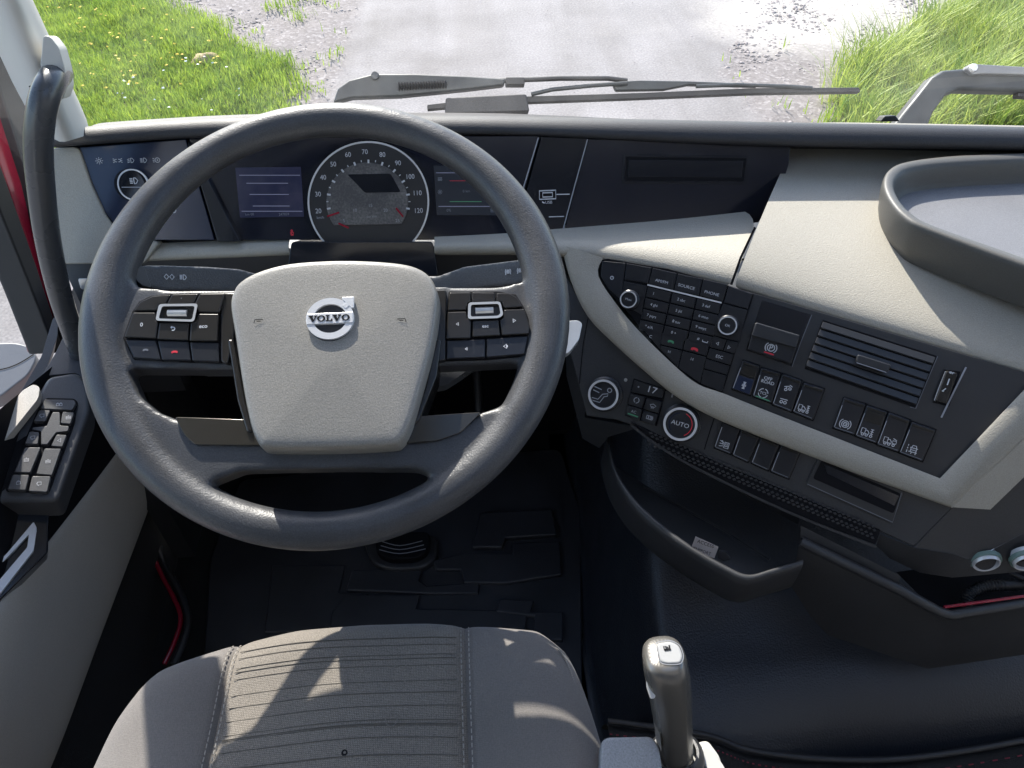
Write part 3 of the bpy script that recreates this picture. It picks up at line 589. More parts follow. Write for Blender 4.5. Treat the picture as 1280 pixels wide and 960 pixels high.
# textured strip below the switches, ribs joined as relief
slab('grip_strip', M['dark'], CP, [(788, 527), (832, 548), (900, 580), (990, 617), (1101, 663), (1095, 681), (985, 640), (890, 597), (835, 566)], -.0095, -.03, dash, bevel=.001)
parts = []
for k in range(46):
    t = k/45; a = np.array((812, 545))*(1-t)+np.array((1090, 662))*t
    for j in range(4):
        q = a+np.array((-4, 15))*(j/3.2)+np.array((1.5*(j % 2)*2, 0)); q = q+np.array((1.5, -4)); s = 2.4
        parts.append(slab_vf(CP, [(q[0]-s, q[1]-s*.2), (q[0]+s*.3, q[1]-s*.6), (q[0]+s, q[1]+s*.5), (q[0]-s*.4, q[1]+s*.7)], -.0078, -.0096))
mk('grip_relief', *join(*parts), M['lip'], dash, smooth=0, kind='stuff')
line('trim_edge', M['panel'], CP, curve_pts([(788, 531), (830, 562), (880, 590), (985, 640), (1095, 684)], 5), 3, -.006, dash)
facets('console_cheek', M['charcoal'], CP, [(706, 380, -.05), (737, 392, -.0125), (731, 522, -.0125), (800, 534, -.0135), (761, 546, -.03), (749, 560, -.045), (728, 548, -.06), (708, 470, -.07)], [(0, 1, 2, 7), (2, 3, 4, 5, 6, 7)], dash)
# slim pocket
slab('slot_frame', M['panel'], CP, rnd([(1024, 570), (1130, 614), (1115, 655), (1007, 606)], 4), -.0085, -.03, dash, bevel=.001)
slab('slot_recess', M['dark'], CP, rnd([(1027, 575), (1126, 617), (1117, 642), (1016, 598)], 3), -.0080, -.03, dash, bevel=0)
line('slot_edge', M['dim_print'], CP, [(1127, 616), (1116, 653), (1009, 605)], 1, -.0080, dash)
slab('slot_floor', M['gloss'], CP, [(1030, 580), (1124, 620), (1118, 632), (1034, 592)], -.0076, -.012, dash, bevel=0)
# storage pocket under the console
PZ = .475
ro = curve_pts([(757, 545), (765, 588), (786, 626), (818, 658), (862, 690), (905, 715), (934, 727), (966, 719), (1004, 708)], 4)
ri = curve_pts([(763, 547), (772, 587), (794, 620), (825, 650), (868, 682), (909, 705), (936, 716), (964, 709), (1004, 697)], 4)
O = [atz(*p, PZ) for p in ro]; I = [atz(*p, PZ) for p in ri]; dz = lambda L_, d, q=0: [p+V3((0, q, -d)) for p in L_]
rows = [dz(O, .064, .03), dz(O, .058, .004), dz(O, .052, .001), dz(O, .004), [a.lerp(b, .3)+V3((0, 0, .001)) for a, b in zip(O, I)], [a.lerp(b, .8)+V3((0, 0, .001)) for a, b in zip(O, I)], dz(I, .004), dz(I, .05)]
v, f = up_faces(*grid_vf(rows)); mk('storage_pocket', v, f, M['charcoal'], dash, smooth=180, sub=1)
fl = dz(I, .048); mk('pocket_floor', fl, [tuple(range(len(fl)))], M['charcoal'], dash, smooth=0)
bw = [CP.w(735, 500, -.03), CP.w(830, 540, -.03), CP.w(930, 590, -.03), CP.w(1010, 625, -.03)]
bb = [atz(770, 560, PZ-.05)+V3((.02, .06, 0)), atz(850, 610, PZ-.05)+V3((.0, .05, 0)), atz(930, 650, PZ-.05)+V3((0, .05, 0)), atz(1010, 690, PZ-.05)+V3((0, .04, 0))]
loft('pocket_back', M['charcoal'], [bw, bb], dash, sub=0)
tube('pocket_ridge', M['charcoal'], [atz(u, v, PZ-.045) for u, v in ((805, 608), (850, 632), (905, 662), (962, 699))], .0022, dash, 6)
lab = slab('warning_label', M['sticker'], Pl(atz(880, 680, PZ-.02), (-.35, -.6, .7), CP.x), [(869, 671), (898, 684), (893, 698), (863, 688)], .001, -.004, None, bevel=.0004)
tag(lab, 'small rectangular label with dark print lying in the storage pocket', 'label')
LP = Pl(atz(880, 680, PZ-.02), (-.35, -.6, .7), CP.x)
text(LP, 882, 680, 'ACCESS', 4.2, M['dark'], lab, .0014); text(LP, 878, 689, 'SUPPORT', 3.6, M['dark'], lab, .0014)
clip = slab('plastic_clip', M['key'], LP, [(899, 688), (908, 690), (914, 699), (904, 702), (897, 698)], .004, -.004, None, bevel=.001); tag(clip, 'tiny black plastic clip beside the label in the storage pocket', 'clip')
# glove bin to the right of the pocket
gb = thing('open_bin', atz(1100, 760, .36), 'black open storage bin at the lower right with hose inside', 'bin')
gv = lambda u, v, z: atz(u, v, z)
top = [gv(998, 657, .50), gv(1124, 718, .485), gv(1124, 735, .47), gv(1180, 767, .43), gv(1300, 748, .43)]
v = [gv(1001, 657, .50), gv(1124, 719, .49), gv(1124, 735, .475), gv(1000, 676, .486), gv(1181, 768, .44), gv(1310, 748, .44), gv(1310, 814, .335), gv(1160, 836, .315), gv(1090, 812, .33), gv(1035, 794, .345), gv(1014, 772, .365), gv(988, 731, .40)]
mk('front_panel', *up_faces(v, [(0, 3, 2, 1), (3, 11, 10, 9, 8, 7, 4, 2), (4, 7, 6, 5)]), M['charcoal'], gb, bevel=.007, seg=3)
tube('rim', M['charcoal'], [gv(1001, 677, .487), gv(1124, 737, .475), gv(1172, 764, .445), gv(1188, 769, .44), gv(1310, 749, .44)], .006, gb, 10)
line('rim_groove', M['dark'], Pl(gv(1001, 676, .486), (-.4, -.7, .55), CP.x), [(1001, 673), (1060, 703), (1122, 733)], 2, .003, gb)
mk('bin_floor', [gv(1120, 715, .40), gv(1310, 690, .40), gv(1310, 760, .40), gv(1180, 775, .40)], [(0, 3, 2, 1)], M['dark'], gb, smooth=0)
hp = curve_pts([tuple(gv(*q)) for q in ((1206, 760, .425), (1212, 743, .435), (1232, 733, .44), (1262, 731, .44), (1310, 730, .44))], 14)
hose = tube('corrugated_hose', M['wiperblack'], [V3(p) for p in hp], [.0062+.0011*(i % 2) for i in range(len(hp))], None, 12); tag(hose, 'ribbed black corrugated hose inside the lower right bin', 'hose')
wire = tube('red_cable', M['redpaint'], [gv(1180, 759, .445), gv(1230, 752, .447), gv(1310, 741, .447)], .0019, None, 8); tag(wire, 'thin dark red cable along the rim of the lower right bin', 'cable')
wire = tube('thin_cable', M['wiperblack'], [gv(1262, 716, .45), gv(1276, 722, .45), gv(1300, 736, .45)], .0025, None, 8); tag(wire, 'thin black cable curving beneath the ring sockets', 'cable')
# dark knee panel and column cover
kz = [(-.62, .82, .67), (.20, .80, .665)]
rows = [[V3((x, y, z)) for x in (xl, -.36, -.134, .1, .24)] for xl, y, z in ((-.455, .80, .676), (-.455, .79, .64), (-.50, .84, .50), (-.54, .95, .36), (-.56, 1.05, .25))]
loft('knee_panel', M['charcoal'], rows, dash, sub=1)
mk('kick_panel', *join(box_vf((-.57, .80, 0), (-.535, 1.07, .40)), box_vf((-.57, .84, .40), (-.44, 1.07, .55))), M['charcoal'], dash, smooth=0)
slab('column_bridge', M['gloss'], CL, rnd([(364, 302), (541, 302), (548, 345), (358, 345)], 5), .010, -.03, dash, bevel=.0012)
slab('corner_filler', M['charcoal'], CL, [(66, 322), (124, 322), (130, 380), (112, 405), (86, 350), (70, 335)], -.004, -.03, dash, bevel=.001)
slab('vent_nozzle', M['dark'], Pl(atz(105, 345, .655), (0, -.8, .6), (1, 0, 0)), rnd([(92, 332), (114, 332), (114, 343), (92, 343)], 2), .002, -.01, dash, bevel=.001)
slab('vent_slider', M['silver'], Pl(atz(105, 352, .655), (0, -.8, .6), (1, 0, 0)), rnd([(97, 348), (112, 348), (108, 362), (101, 362)], 3), .008, -.01, dash, bevel=.002)

# ------------------------------------------------------------------ instrument cluster
ic = thing('instrument_cluster', CL.w(455, 260), 'glossy dark instrument cluster with round speedometer behind the wheel', 'cluster')
slab('cluster_glass', M['navy'], CL, [(236, 172), (674, 170), (640, 297), (548, 300), (360, 300), (270, 300)], -.004, -.012, ic, bevel=.0006)
slab('side_bezel', M['gloss'], CL, [(234, 176), (246, 196), (300, 302), (272, 302)], .004, -.012, ic, bevel=.001)
line('silver_edge', M['grey_print'], CL, [(673, 172), (655, 232), (638, 296)], 1.6, -.0028, ic)
face = slab('dial_recess', M['gloss'], CL, [(460+82*math.sin(a), 250-78*math.cos(a)) for a in [R_(x) for x in range(-118, 119, 8)]]+[(530, 297), (392, 297)], -.0032, -.006, ic, bevel=0)
dial = slab('speedometer', M['panel'], CL, [(460.5+74*math.sin(R_(a)), 252-74*math.cos(R_(a))) for a in range(-137, 138, 6)], -.0024, -.006, ic, bevel=0)
line('dial_ring', M['chrome'], CL, [(460.5+75*math.sin(R_(a)), 252-74.5*math.cos(R_(a))) for a in range(-137, 138, 5)], 2.2, -.0012, dial)
slab('dial_centre', M['dialface'], CL, [(459+51*math.sin(R_(a)), 253-50*math.cos(R_(a))) for a in range(-125, 126, 8)], -.0006, -.003, dial, bevel=.0006)
slab('dial_window', M['gloss'], CL, rnd([(434, 218), (488, 217), (501, 240), (456, 241), (446, 230)], 3), -.0002, -.002, dial, bevel=0)
for s, u, v in (('20', 398, 264), ('30', 397.5, 243), ('40', 404, 222), ('50', 416.5, 205.5), ('60', 435, 193.5), ('70', 456, 190), ('80', 478, 193.5), ('90', 497.5, 204), ('100', 512.5, 221), ('110', 521.5, 241.5), ('120', 523, 263.5)):
    text(CL, u, v, s, 5.8, M['white'], dial, .0002, sx=.92, name='numeral')
text(CL, 400.5, 272, 'km/h', 3.2, M['grey_print'], dial, .0002)
parts = []
for k in range(21):
    a = R_(-100+k*10); r1, r0 = 52.5, (48 if k % 2 == 0 else 50); w = 2.2 if k % 2 == 0 else 1.1
    p = [CL.w(460.5+r*math.sin(a), 252-r*math.cos(a), .0004) for r in (r0, r1)]; parts.append(ribbon_vf(p, CL, w/F*.95))
v, f = join(*parts); mk('tick_marks', v, [q if (V3(v[q[1]])-V3(v[q[0]])).cross(V3(v[q[2]])-V3(v[q[0]])).dot(CL.n) > 0 else q[::-1] for q in f], M['white'], dial, smooth=0)
for s, u, v in (('5', 430, 276), ('10', 443.5, 263), ('15', 463, 257), ('20', 482, 263), ('25', 497, 276)): text(CL, u, v, s, 3.8, M['grey_print'], dial, .0004, name='numeral')
text(CL, 464, 271, 'r/min x100', 2.2, M['grey_print'], dial, .0004)
for a, b in (((409, 270.5), (424, 265.5)), ((423, 279), (436, 285)), ((495, 260), (504, 271))): line('needle', M['redpaint'], CL, [a, b], 2.2, .001, dial)
scr = slab('info_screen', M['screen'], CL, [(294, 209.5), (376, 208.5), (380, 271), (300, 272)], -.0022, -.006, ic, bevel=0)
scr['label'] = 'violet blue information screen'
for y0, x0, x1 in ((229, 308, 360), (243, 312, 361), (257.5, 316, 362), (219, 299, 375), (264, 302, 378)): line('screen_line', M['screenline'], CL, [(x0, y0), (x1, y0)], .7, -.0016, scr)
text(CL, 312, 268, 'km 00', 3, M['dim_print'], scr, -.0016); text(CL, 355, 268, '247859', 3, M['dim_print'], scr, -.0016)
scr = slab('fuel_screen', M['screen2'], CL, [(542, 207), (626, 207), (628, 269), (546, 269)], -.0022, -.006, ic, bevel=0)
for y0, x0, x1, mm in ((216, 545, 600, 'screenline'), (226, 562, 592, 'redline'), (252, 562, 602, 'screengreen'), (258, 548, 622, 'screenline')): line('screen_line', M['red_print' if mm == 'redline' else mm], CL, [(x0, y0), (x1, y0)], .7, -.0016, scr)
text(CL, 583, 239, '0 km', 3.2, M['dim_print'], scr, -.0016); text(CL, 561, 263, '0%', 3.4, M['dim_print'], scr, -.0016); icon(CL, 616, 263, 'window', 7, M['dim_print'], scr, -.0016, 1)
icon(CL, 550, 224, 'bogie', 6, M['dim_print'], scr, -.0016, 1); icon(CL, 550, 240, 'lamp', 6, M['dim_print'], scr, -.0016, 1)
icon(CL, 365, 291, 'belt', 8, M['red_print'], ic, -.0034, 1.2)

# ------------------------------------------------------------------ USB panel and open slot
ub = thing('socket_panel', CL.w(695, 240), 'narrow black panel with USB socket and silver lines', 'panel')
slab('panel_face', M['gloss'], CL, [(677, 171), (735, 173), (703, 292), (642, 297)], -.005, -.012, ub, bevel=.0006)
line('silver_edge', M['grey_print'], CL, [(734.5, 174), (719, 230), (702.5, 292)], 1.4, -.0035, ub)
sk = slab('usb_socket', M['dark'], CL, rnd([(674.5, 238), (695, 238), (694, 249), (673.5, 249)], 1.5), -.0042, -.008, ub, bevel=0)
icon(CL, 684.5, 243.5, 'usb', 20.5, M['white'], sk, -.0036, 1.5); text(CL, 686, 253, 'USB', 3.6, M['white'], ub, -.0042); icon(CL, 679.5, 253, 'arrow', 4, M['white'], ub, -.0042, 1)
line('print_line', M['white'], CL, [(695.5, 243), (712, 242.7)], 1.2, -.0042, ub); line('print_line', M['white'], CL, [(686, 271), (705, 270.5)], 1.2, -.0042, ub)
sp = thing('slot_panel', CL.w(850, 240), 'broad black panel with a long empty radio slot', 'panel')
slab('panel_face', M['navy'], CL, curve_pts([(736, 174), (860, 176), (988, 182), (986, 205), (974, 245), (948, 278), (830, 286), (705, 291)], 1)+[np.array((705, 291))], -.005, -.012, sp, bevel=.0006)
fr = slab('slot_frame', M['gloss'], CL, rnd([(779, 193), (937, 195), (933, 230), (778, 229)], 2), -.0035, -.008, sp, bevel=.0006)
slab('slot_opening', M['dark'], CL, [(783, 196), (933, 198), (929.5, 226.5), (782, 225.5)], -.0030, -.006, fr, bevel=0)
slab('slot_flap', M['gloss'], CL, [(786, 200), (929, 201), (927, 222), (785, 221)], -.0026, -.005, fr, bevel=.0004)

# ------------------------------------------------------------------ light switch panel
lp = thing('light_switch_panel', CL.w(180, 240), 'sky tinted gloss panel of light switches left of the steering wheel', 'panel')
slab('panel_face', M['bluegloss'], CL, curve_pts([(98, 184), (232, 174), (268, 300), (170, 300), (148, 288), (128, 262), (112, 225)], 1)+[np.array((112, 225))], .0005, -.012, lp, bevel=.001)
slab('edge_shadow_gap', M['dark'], CL, curve_pts([(93, 184), (98, 184), (113, 225), (129, 262), (149, 288), (172, 301), (160, 301), (142, 290), (123, 262), (107, 225)], 1)+[np.array((107, 225))], .001, -.012, lp, bevel=0)
for u, k in ((124, 'lamp'), (147, 'side_lights'), (164, 'dipped'), (180, 'beam'), (196, 'auto_beam')): icon(CL, u, 201-(u-124)*.012, k, 9, M['white'], lp, .0012, .75, 1.1)
icon(CL, 217, 263, 'clock_dot', 8, M['white'], lp, .0012, 1); line('print_mark', M['white'], CL, [(203, 276), (203, 283), (192, 283)], 1.4, .0012, lp)
kn = lathe('light_knob', M['gloss'], CL.w(167, 231, .001), CL.n, CL.x, [(.0185, -.002), (.0185, .010), (.0175, .012), (.0001, .012)], lp, 40)
lathe('knob_ring', M['chrome'], CL.w(167, 231, .012)+CL.n*.001, CL.n, CL.x, [(.0182, -.002), (.0182, .0005), (.0165, .0005), (.0165, -.0018)], kn, 40)
icon(CL, 168, 226, 'beam', 12, M['white'], kn, .0135, 1.1); line('knob_seam', M['grey_print'], CL, [(152, 234), (182, 234)], 1, .0135, kn)

# ------------------------------------------------------------------ radio keypad
def ZA(x, y): return (740+x/5.052, 310+y/5.052)
def zp(f, pts): return [f(*p) for p in pts]
rk = thing('radio_keypad', CP.w(840, 400), 'triangular black radio and telephone keypad with two knobs', 'radio')
slab('keypad_base', M['dark'], CP, zp(ZA, [(56, 76), (100, 68), (480, 130), (862, 236), (1022, 290), (822, 916), (680, 862), (540, 762), (430, 655), (250, 432), (102, 272), (48, 182)]), .0015, -.02, rk, bevel=.0006)
def rkey(pts, name='key', m='key', top=.0032): return slab(name, M[m], CP, zp(ZA, pts), top, .0, rk, bevel=.0005)
KO = .0036
k_ = rkey([(64, 82), (212, 95), (196, 208), (186, 330), (110, 262), (56, 180)]); icon(CP, *ZA(126, 188), 'power', 5.5, M['white'], k_, KO, .9)
rkey([(220, 97), (376, 124), (352, 222), (204, 198)])
for pts, s, c in (([(384, 126), (536, 160), (512, 262), (358, 226)], 'AM/FM', (440, 212)), ([(544, 162), (696, 195), (674, 298), (520, 264)], 'SOURCE', (596, 245)), ([(704, 197), (856, 232), (826, 336), (682, 300)], 'PHONE', (756, 287))):
    k_ = rkey(pts); text(CP, *ZA(*c), s, 3.6, M['white'], k_, KO, sx=1.08)
rkey([(864, 240), (1014, 290), (984, 384), (834, 344)])
line('silver_line', M['chrome'], CP, [ZA(350, 232), ZA(818, 346)], 1.9, .0045, rk)
LB = [['1', '2 abc', '3 def'], ['4 ghi', '5 jkl', '6 mno'], ['7 pqrs', '8 tuv', '9 wxyz'], ['* a/A', '0 +', '#']]
d = np.array((-16, 69.)); r = np.array((156, 37.))
for j in range(4):
    for i in range(3):
        p = np.array((350, 242.))+r*i+d*j; g_ = .035
        q = [p+r*g_+d*g_*2, p+r*(1-g_)+d*g_*2, p+r*(1-g_)+d*(1-g_*2), p+r*g_+d*(1-g_*2)]
        k_ = rkey([tuple(x) for x in q]); c_ = p+r*(.3 if LB[j][i] == '1' else .42)+d*.5
        text(CP, *ZA(*c_), LB[j][i], 3.4, M['white'], k_, KO, sx=1.0)
        if LB[j][i] == '#': icon(CP, *ZA(*(c_+r*.28+d*.1)), 'space', 8, M['white'], k_, KO, 1)
k_ = rkey([(305, 505), (440, 535), (426, 636), (330, 520)]); text(CP, *ZA(370, 560), 'C', 3.6, M['white'], k_, KO)
k_ = rkey([(444, 536), (584, 570), (568, 640), (430, 606)]); icon(CP, *ZA(498, 592), 'phone', 7, M['green_print'], k_, KO, 1.2)
k_ = rkey([(592, 572), (738, 608), (722, 680), (576, 642)]); icon(CP, *ZA(648, 640), 'phone', 8, M['red_print'], k_, KO, 1.6)
k_ = rkey([(430, 616), (566, 650), (542, 752), (432, 640)]); icon(CP, *ZA(488, 655), 'prev', 4.5, M['grey_print'], k_, KO, .9)
k_ = rkey([(574, 652), (720, 690), (682, 852), (546, 756)]); icon(CP, *ZA(632, 702), 'next', 5, M['grey_print'], k_, KO, .9)
k_ = rkey([(768, 556), (848, 580), (824, 646), (748, 626)]); icon(CP, *ZA(792, 603), 'left', 5, M['white'], k_, KO, .9)
k_ = rkey([(856, 582), (928, 600), (898, 666), (832, 648)]); icon(CP, *ZA(866, 628), 'right', 5, M['white'], k_, KO, .9)
k_ = rkey([(744, 634), (894, 674), (872, 738), (726, 694)]); text(CP, *ZA(804, 688), 'ESC', 3.8, M['white'], k_, KO)
rkey([(722, 702), (868, 746), (852, 800), (708, 760)]); rkey([(704, 768), (850, 808), (822, 906), (688, 856)])
rkey([(830, 352), (980, 392), (930, 592), (858, 574), (760, 548), (790, 440)], top=.0026)
rkey([(200, 210), (346, 240), (312, 420), (240, 380), (190, 335)], top=.0026)
def knob(pl, u, v, top, rpx, h, par, word=None, ring=True, name='knob', ws=3.4, m='key'):
    """(u, v) is where the centre of the knob's front face shows"""
    R0 = rpx/F*pl.depth(u, v, top+h); c = pl.w(u, v, top+h)-pl.n*h
    k_ = lathe(name, M[m], c, pl.n, pl.x, [(R0*1.16, -.004), (R0*1.16, h*.35), (R0*1.06, h*.45), (R0*1.03, h*.92), (R0*.97, h), (R0*.80, h), (R0*.78, h-.0008), (.0001, h-.0008)], par, 44)
    if ring: lathe('knob_ring', M['chrome'], c, pl.n, pl.x, [(R0*1.0, h-.001), (R0*1.0, h+.0006), (R0*.87, h+.0006), (R0*.85, h-.0002)], k_, 44)
    if word: text(pl, u, v, word, ws, M['white'], k_, top+h-.0002, sx=1.05)
    return k_
knob(CP, *ZA(230, 325), .003, 10.6, .010, rk, 'Mute', ws=2.6); knob(CP, *ZA(856, 490), .003, 11.6, .013, rk, 'OK', ws=3)

# ------------------------------------------------------------------ parking brake, vent, rocker switches
def ZB(x, y): return (890+x/3.879, 360+y/3.879)
def ZC(x, y): return (720+x/4.414, 460+y/4.414)
pb = thing('parking_brake_switch', CP.w(965, 415), 'parking brake paddle with red line set in a square recess', 'switch')
slab('recess', M['gloss'], CP, zp(ZB, [(243, 60), (482, 130), (387, 380), (163, 302)]), -.0004, -.02, pb, bevel=0)
line('recess_edge', M['dim_print'], CP, zp(ZB, [(484, 130), (430, 265), (388, 382)]), 1.0, .0004, pb)
pd = slab('paddle', M['key'], CP, zp(ZB, [(208, 168), (424, 232), (384, 368), (174, 298)]), .010, 0, pb, bevel=.0012)
slab('paddle_step', M['panel'], CP, zp(ZB, [(214, 166), (426, 229), (408, 292), (190, 232)]), .0150, .008, pd, bevel=.0014)
icon(CP, *ZB(286, 290), 'park', 14, M['white'], pd, .0104, 1.1, 1.05); line('red_line', M['red_print'], CP, zp(ZB, [(252, 309), (300, 324)]), 1.6, .0104, pd)
av = thing('air_vent', CP.w(1088, 452), 'black slatted air vent in the angled console', 'vent')
slab('vent_well', M['dark'], CP, zp(ZB, [(537, 155), (1092, 330), (986, 582), (448, 392)]), -.0004, -.02, av, bevel=0)
line('vent_edge', M['dim_print'], CP, zp(ZB, [(1094, 331), (1040, 458), (988, 584), (960, 577)]), 1.1, .0006, av)
a0, a1, b0, b1 = [np.array(q, float) for q in ((540, 160), (1086, 333), (452, 382), (988, 570))]
for k in range(6):
    t0, t1 = k/6+.012, k/6+.14
    P = [a0+(b0-a0)*t0, a1+(b1-a1)*t0, a1+(b1-a1)*t1, a0+(b0-a0)*t1]; w = [CP.w(*ZB(*P[0]), .0022), CP.w(*ZB(*P[1]), .0022), CP.w(*ZB(*P[2]), .0042), CP.w(*ZB(*P[3]), .0042)]
    vs = w+[q-CP.n*.002-CP.y*.0015 for q in w]
    mk('slat', vs, [(0, 3, 2, 1), (4, 5, 6, 7), (3, 7, 6, 2), (0, 1, 5, 4), (1, 2, 6, 5), (0, 4, 7, 3)], M['panel'], av, bevel=.0005)
slab('vent_tab', M['panel'], CP, rnd(zp(ZB, [(708, 322), (872, 374), (850, 412), (698, 362)]), 3), .0125, .002, av, bevel=.0012)
line('tab_edge', M['grey_print'], CP, zp(ZB, [(700, 362), (845, 409)]), .9, .013, av)
tw = thing('vent_thumbwheel', CP.w(1183, 482), 'ribbed chrome edged thumbwheel right of the air vent', 'thumbwheel')
slab('wheel_slot', M['dark'], CP, zp(ZB, [(1128, 395), (1205, 405), (1150, 575), (1070, 555)]), -.0003, -.02, tw, bevel=0)
slab('wheel', M['podgloss'], CP, rnd(zp(ZB, [(1136, 400), (1194, 412), (1140, 564), (1080, 548)]), 3), .006, -.01, tw, bevel=.003, seg=3)
line('chrome_edge', M['chrome'], CP, zp(ZB, [(1134, 404), (1106, 475), (1080, 545)]), 2, .004, tw); line('slot_edge', M['grey_print'], CP, zp(ZB, [(1232, 384), (1172, 505), (1112, 628)]), 2, .0012, tw)
icon(CP, *ZB(1160, 416), 'flow_open', 7, M['white'], tw, .0064, 1.3); icon(CP, *ZB(1146, 455), 'bar', 9, M['white'], tw, .0064, 1.4); icon(CP, *ZB(1126, 493), 'flow_shut', 7, M['white'], tw, .0064, 1.3)
def rocker(f, pts, label, icons=(), window=False, face='key', top=.0045, green=False, tinted=False):
    q = zp(f, pts); c = (sum(p[0] for p in q)/4, sum(p[1] for p in q)/4)
    t = thing('rocker_switch', CP.w(*c, 0), label, 'switch', 'rocker switches on the angled console')
    pt = [np.array(p, float) for p in q]; lerp = lambda a, b, s: a*(1-s)+b*s
    base = -.0115 if f is ZC else 0
    slab('switch_well', M['dark'], CP, [tuple(p+(p-np.array(c))*.05) for p in pt], base+.0006, base-.012, t, bevel=0)
    b_ = slab('rocker', M[face], CP, rnd([tuple(p) for p in pt], 2, 2), base+top, base-.004, t, bevel=.0012, seg=3)
    # raised upper lip; edge highlights drawn as pale lines at side and bottom
    u0, u1 = lerp(pt[0], pt[3], .03), lerp(pt[1], pt[2], .03); u2, u3 = lerp(pt[1], pt[2], .12), lerp(pt[0], pt[3], .12)
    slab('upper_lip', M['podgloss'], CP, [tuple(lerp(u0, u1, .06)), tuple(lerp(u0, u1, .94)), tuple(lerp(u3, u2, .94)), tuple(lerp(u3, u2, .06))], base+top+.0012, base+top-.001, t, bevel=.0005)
    line('side_glint', M['grey_print'], CP, [tuple(lerp(lerp(pt[0], pt[3], .25), lerp(pt[1], pt[2], .25), .035)), tuple(lerp(lerp(pt[0], pt[3], .95), lerp(pt[1], pt[2], .95), .035))], .9, base+top+.0003, t)
    line('bottom_glint', M['dim_print'], CP, [tuple(lerp(lerp(pt[0], pt[3], .955), lerp(pt[1], pt[2], .955), .06)), tuple(lerp(lerp(pt[0], pt[3], .955), lerp(pt[1], pt[2], .955), .92))], .9, base+top+.0003, t)
    if window:
        w0 = [tuple(lerp(lerp(pt[0], pt[3], a), lerp(pt[1], pt[2], a), b)) for a, b in ((.13, .08), (.13, .92), (.46, .92), (.46, .08))]
        slab('lens', M['podgloss'], CP, rnd(w0, 1.5, 2), base+top+.0008, base+top-.002, t, bevel=.0005)
    if tinted:
        w0 = [tuple(lerp(lerp(pt[0], pt[3], a), lerp(pt[1], pt[2], a), b)) for a, b in ((.5, .07), (.5, .93), (.97, .93), (.97, .07))]
        slab('lit_half', M['bluegloss'], CP, w0, base+top+.0004, base+top-.002, t, bevel=.0004)
    for ic_ in icons:
        kind, x, y, s = ic_
        if kind.startswith('T:'): text(CP, *f(x, y), kind[2:], s, M['white'], b_, base+top+.0008, bold=.01)
        else: icon(CP, *f(x, y), kind, s, M['white'], b_, base+top+.0008, .95)
    if green: line('green_line', M['green_print'], CP, [tuple(lerp(pt[3], pt[2], .15)+np.array((.5, -2))), tuple(lerp(pt[3], pt[2], .85)+np.array((.5, -2)))], 1.3, base+top+.0008, t)
    return t
rocker(ZB, [(150, 350), (232, 377), (186, 522), (97, 490)], 'rocker switch with axle symbol on a bluish lower half', [('axle', 155, 472, 10)], window=True, tinted=True)
rocker(ZB, [(240, 386), (334, 412), (290, 560), (197, 526)], 'rocker switch printed OFF ROAD above a dashed circle', [('T:OFF', 272, 440, 4), ('T:ROAD', 270, 458, 4), ('tcs', 248, 510, 12.5), ('T:TCS', 248, 510, 3.2)], green=True)
rocker(ZB, [(342, 415), (436, 448), (386, 602), (292, 566)], 'rocker switch with lifted axle symbol above two wheels under a bar', [('lift', 369, 487, 10), ('bogie', 346, 550, 10)])
rocker(ZB, [(446, 458), (546, 490), (490, 642), (392, 602)], 'plain rocker with one truck symbol, beside the two wheels switch', [('truck_axle', 445, 585, 13)])
rocker(ZB, [(641, 530), (746, 563), (692, 714), (587, 680)], 'rocker switch with round brake symbol below the air vent', [('abs', 646, 660, 14)])
rocker(ZB, [(752, 568), (852, 600), (797, 755), (694, 718)], 'rocker switch with truck axle symbol under a smoky lens', [('truck_axle', 752, 700, 14)], window=True)
rocker(ZB, [(858, 603), (962, 640), (906, 797), (799, 760)], 'rocker switch with truck and trailer symbol, beside the lane symbol switch', [('truck_trailer', 861, 744, 14)])
rocker(ZB, [(970, 648), (1086, 688), (1022, 842), (907, 800)], 'rocker switch with lane keeping car symbol, nearest the beige corner', [('lane', 972, 783, 13)])
rocker(ZC, [(816, 285), (908, 324), (856, 478), (762, 440)], 'rocker switch with work lamp symbol beside the AUTO dial', [('work_lamp', 818, 424, 12)])
for pts, lb in (([(914, 338), (1012, 380), (950, 522), (864, 482)], 'blank black rocker next to the work lamp switch'), ([(1022, 380), (1122, 424), (1062, 568), (967, 526)], 'blank black rocker between two other blank rockers'), ([(1132, 425), (1238, 460), (1176, 614), (1074, 572)], 'blank black rocker nearest the slim pocket')):
    rocker(ZC, pts, lb)
line('panel_joint', M['dark'], CP, zp(ZC, [(775, 240), (740, 345), (708, 450)]), 1.3, -.0115, dash)
line('panel_joint', M['dark'], CP, [(735, 398), (729, 430), (724, 480)], 1.3, -.0115, dash)

# ------------------------------------------------------------------ climate controls
cc = thing('climate_control_panel', CP.w(800, 505), 'climate controls with two chrome ringed dials and small keys', 'climate panel')
CO = -.0118
k_ = knob(CP, *ZC(150, 148), CO, 19.2, .014, cc, name='air_dial'); icon(CP, *ZC(145, 150), 'foot', 26, M['grey_print'], k_, CO+.0140, 1.2)
k_ = knob(CP, *ZC(575, 310), CO, 21.0, .017, cc, 'AUTO', name='temperature_dial', ws=5.4)
line('blue_arc', M['bluegloss'], CP, [ZC(575+62*math.cos(R_(a)), 310+62*math.sin(R_(a))) for a in range(150, 275, 12)], 1.2, CO+.0169, k_)
line('red_arc', M['red_print'], CP, [ZC(575+66*math.cos(R_(a)), 310+66*math.sin(R_(a))) for a in range(-60, 75, 12)], .9, CO+.0169, k_)
slab('key_block', M['dark'], CP, zp(ZC, [(318, 58), (496, 120), (446, 322), (272, 262)]), CO+.001, CO-.006, cc, bevel=.0005)
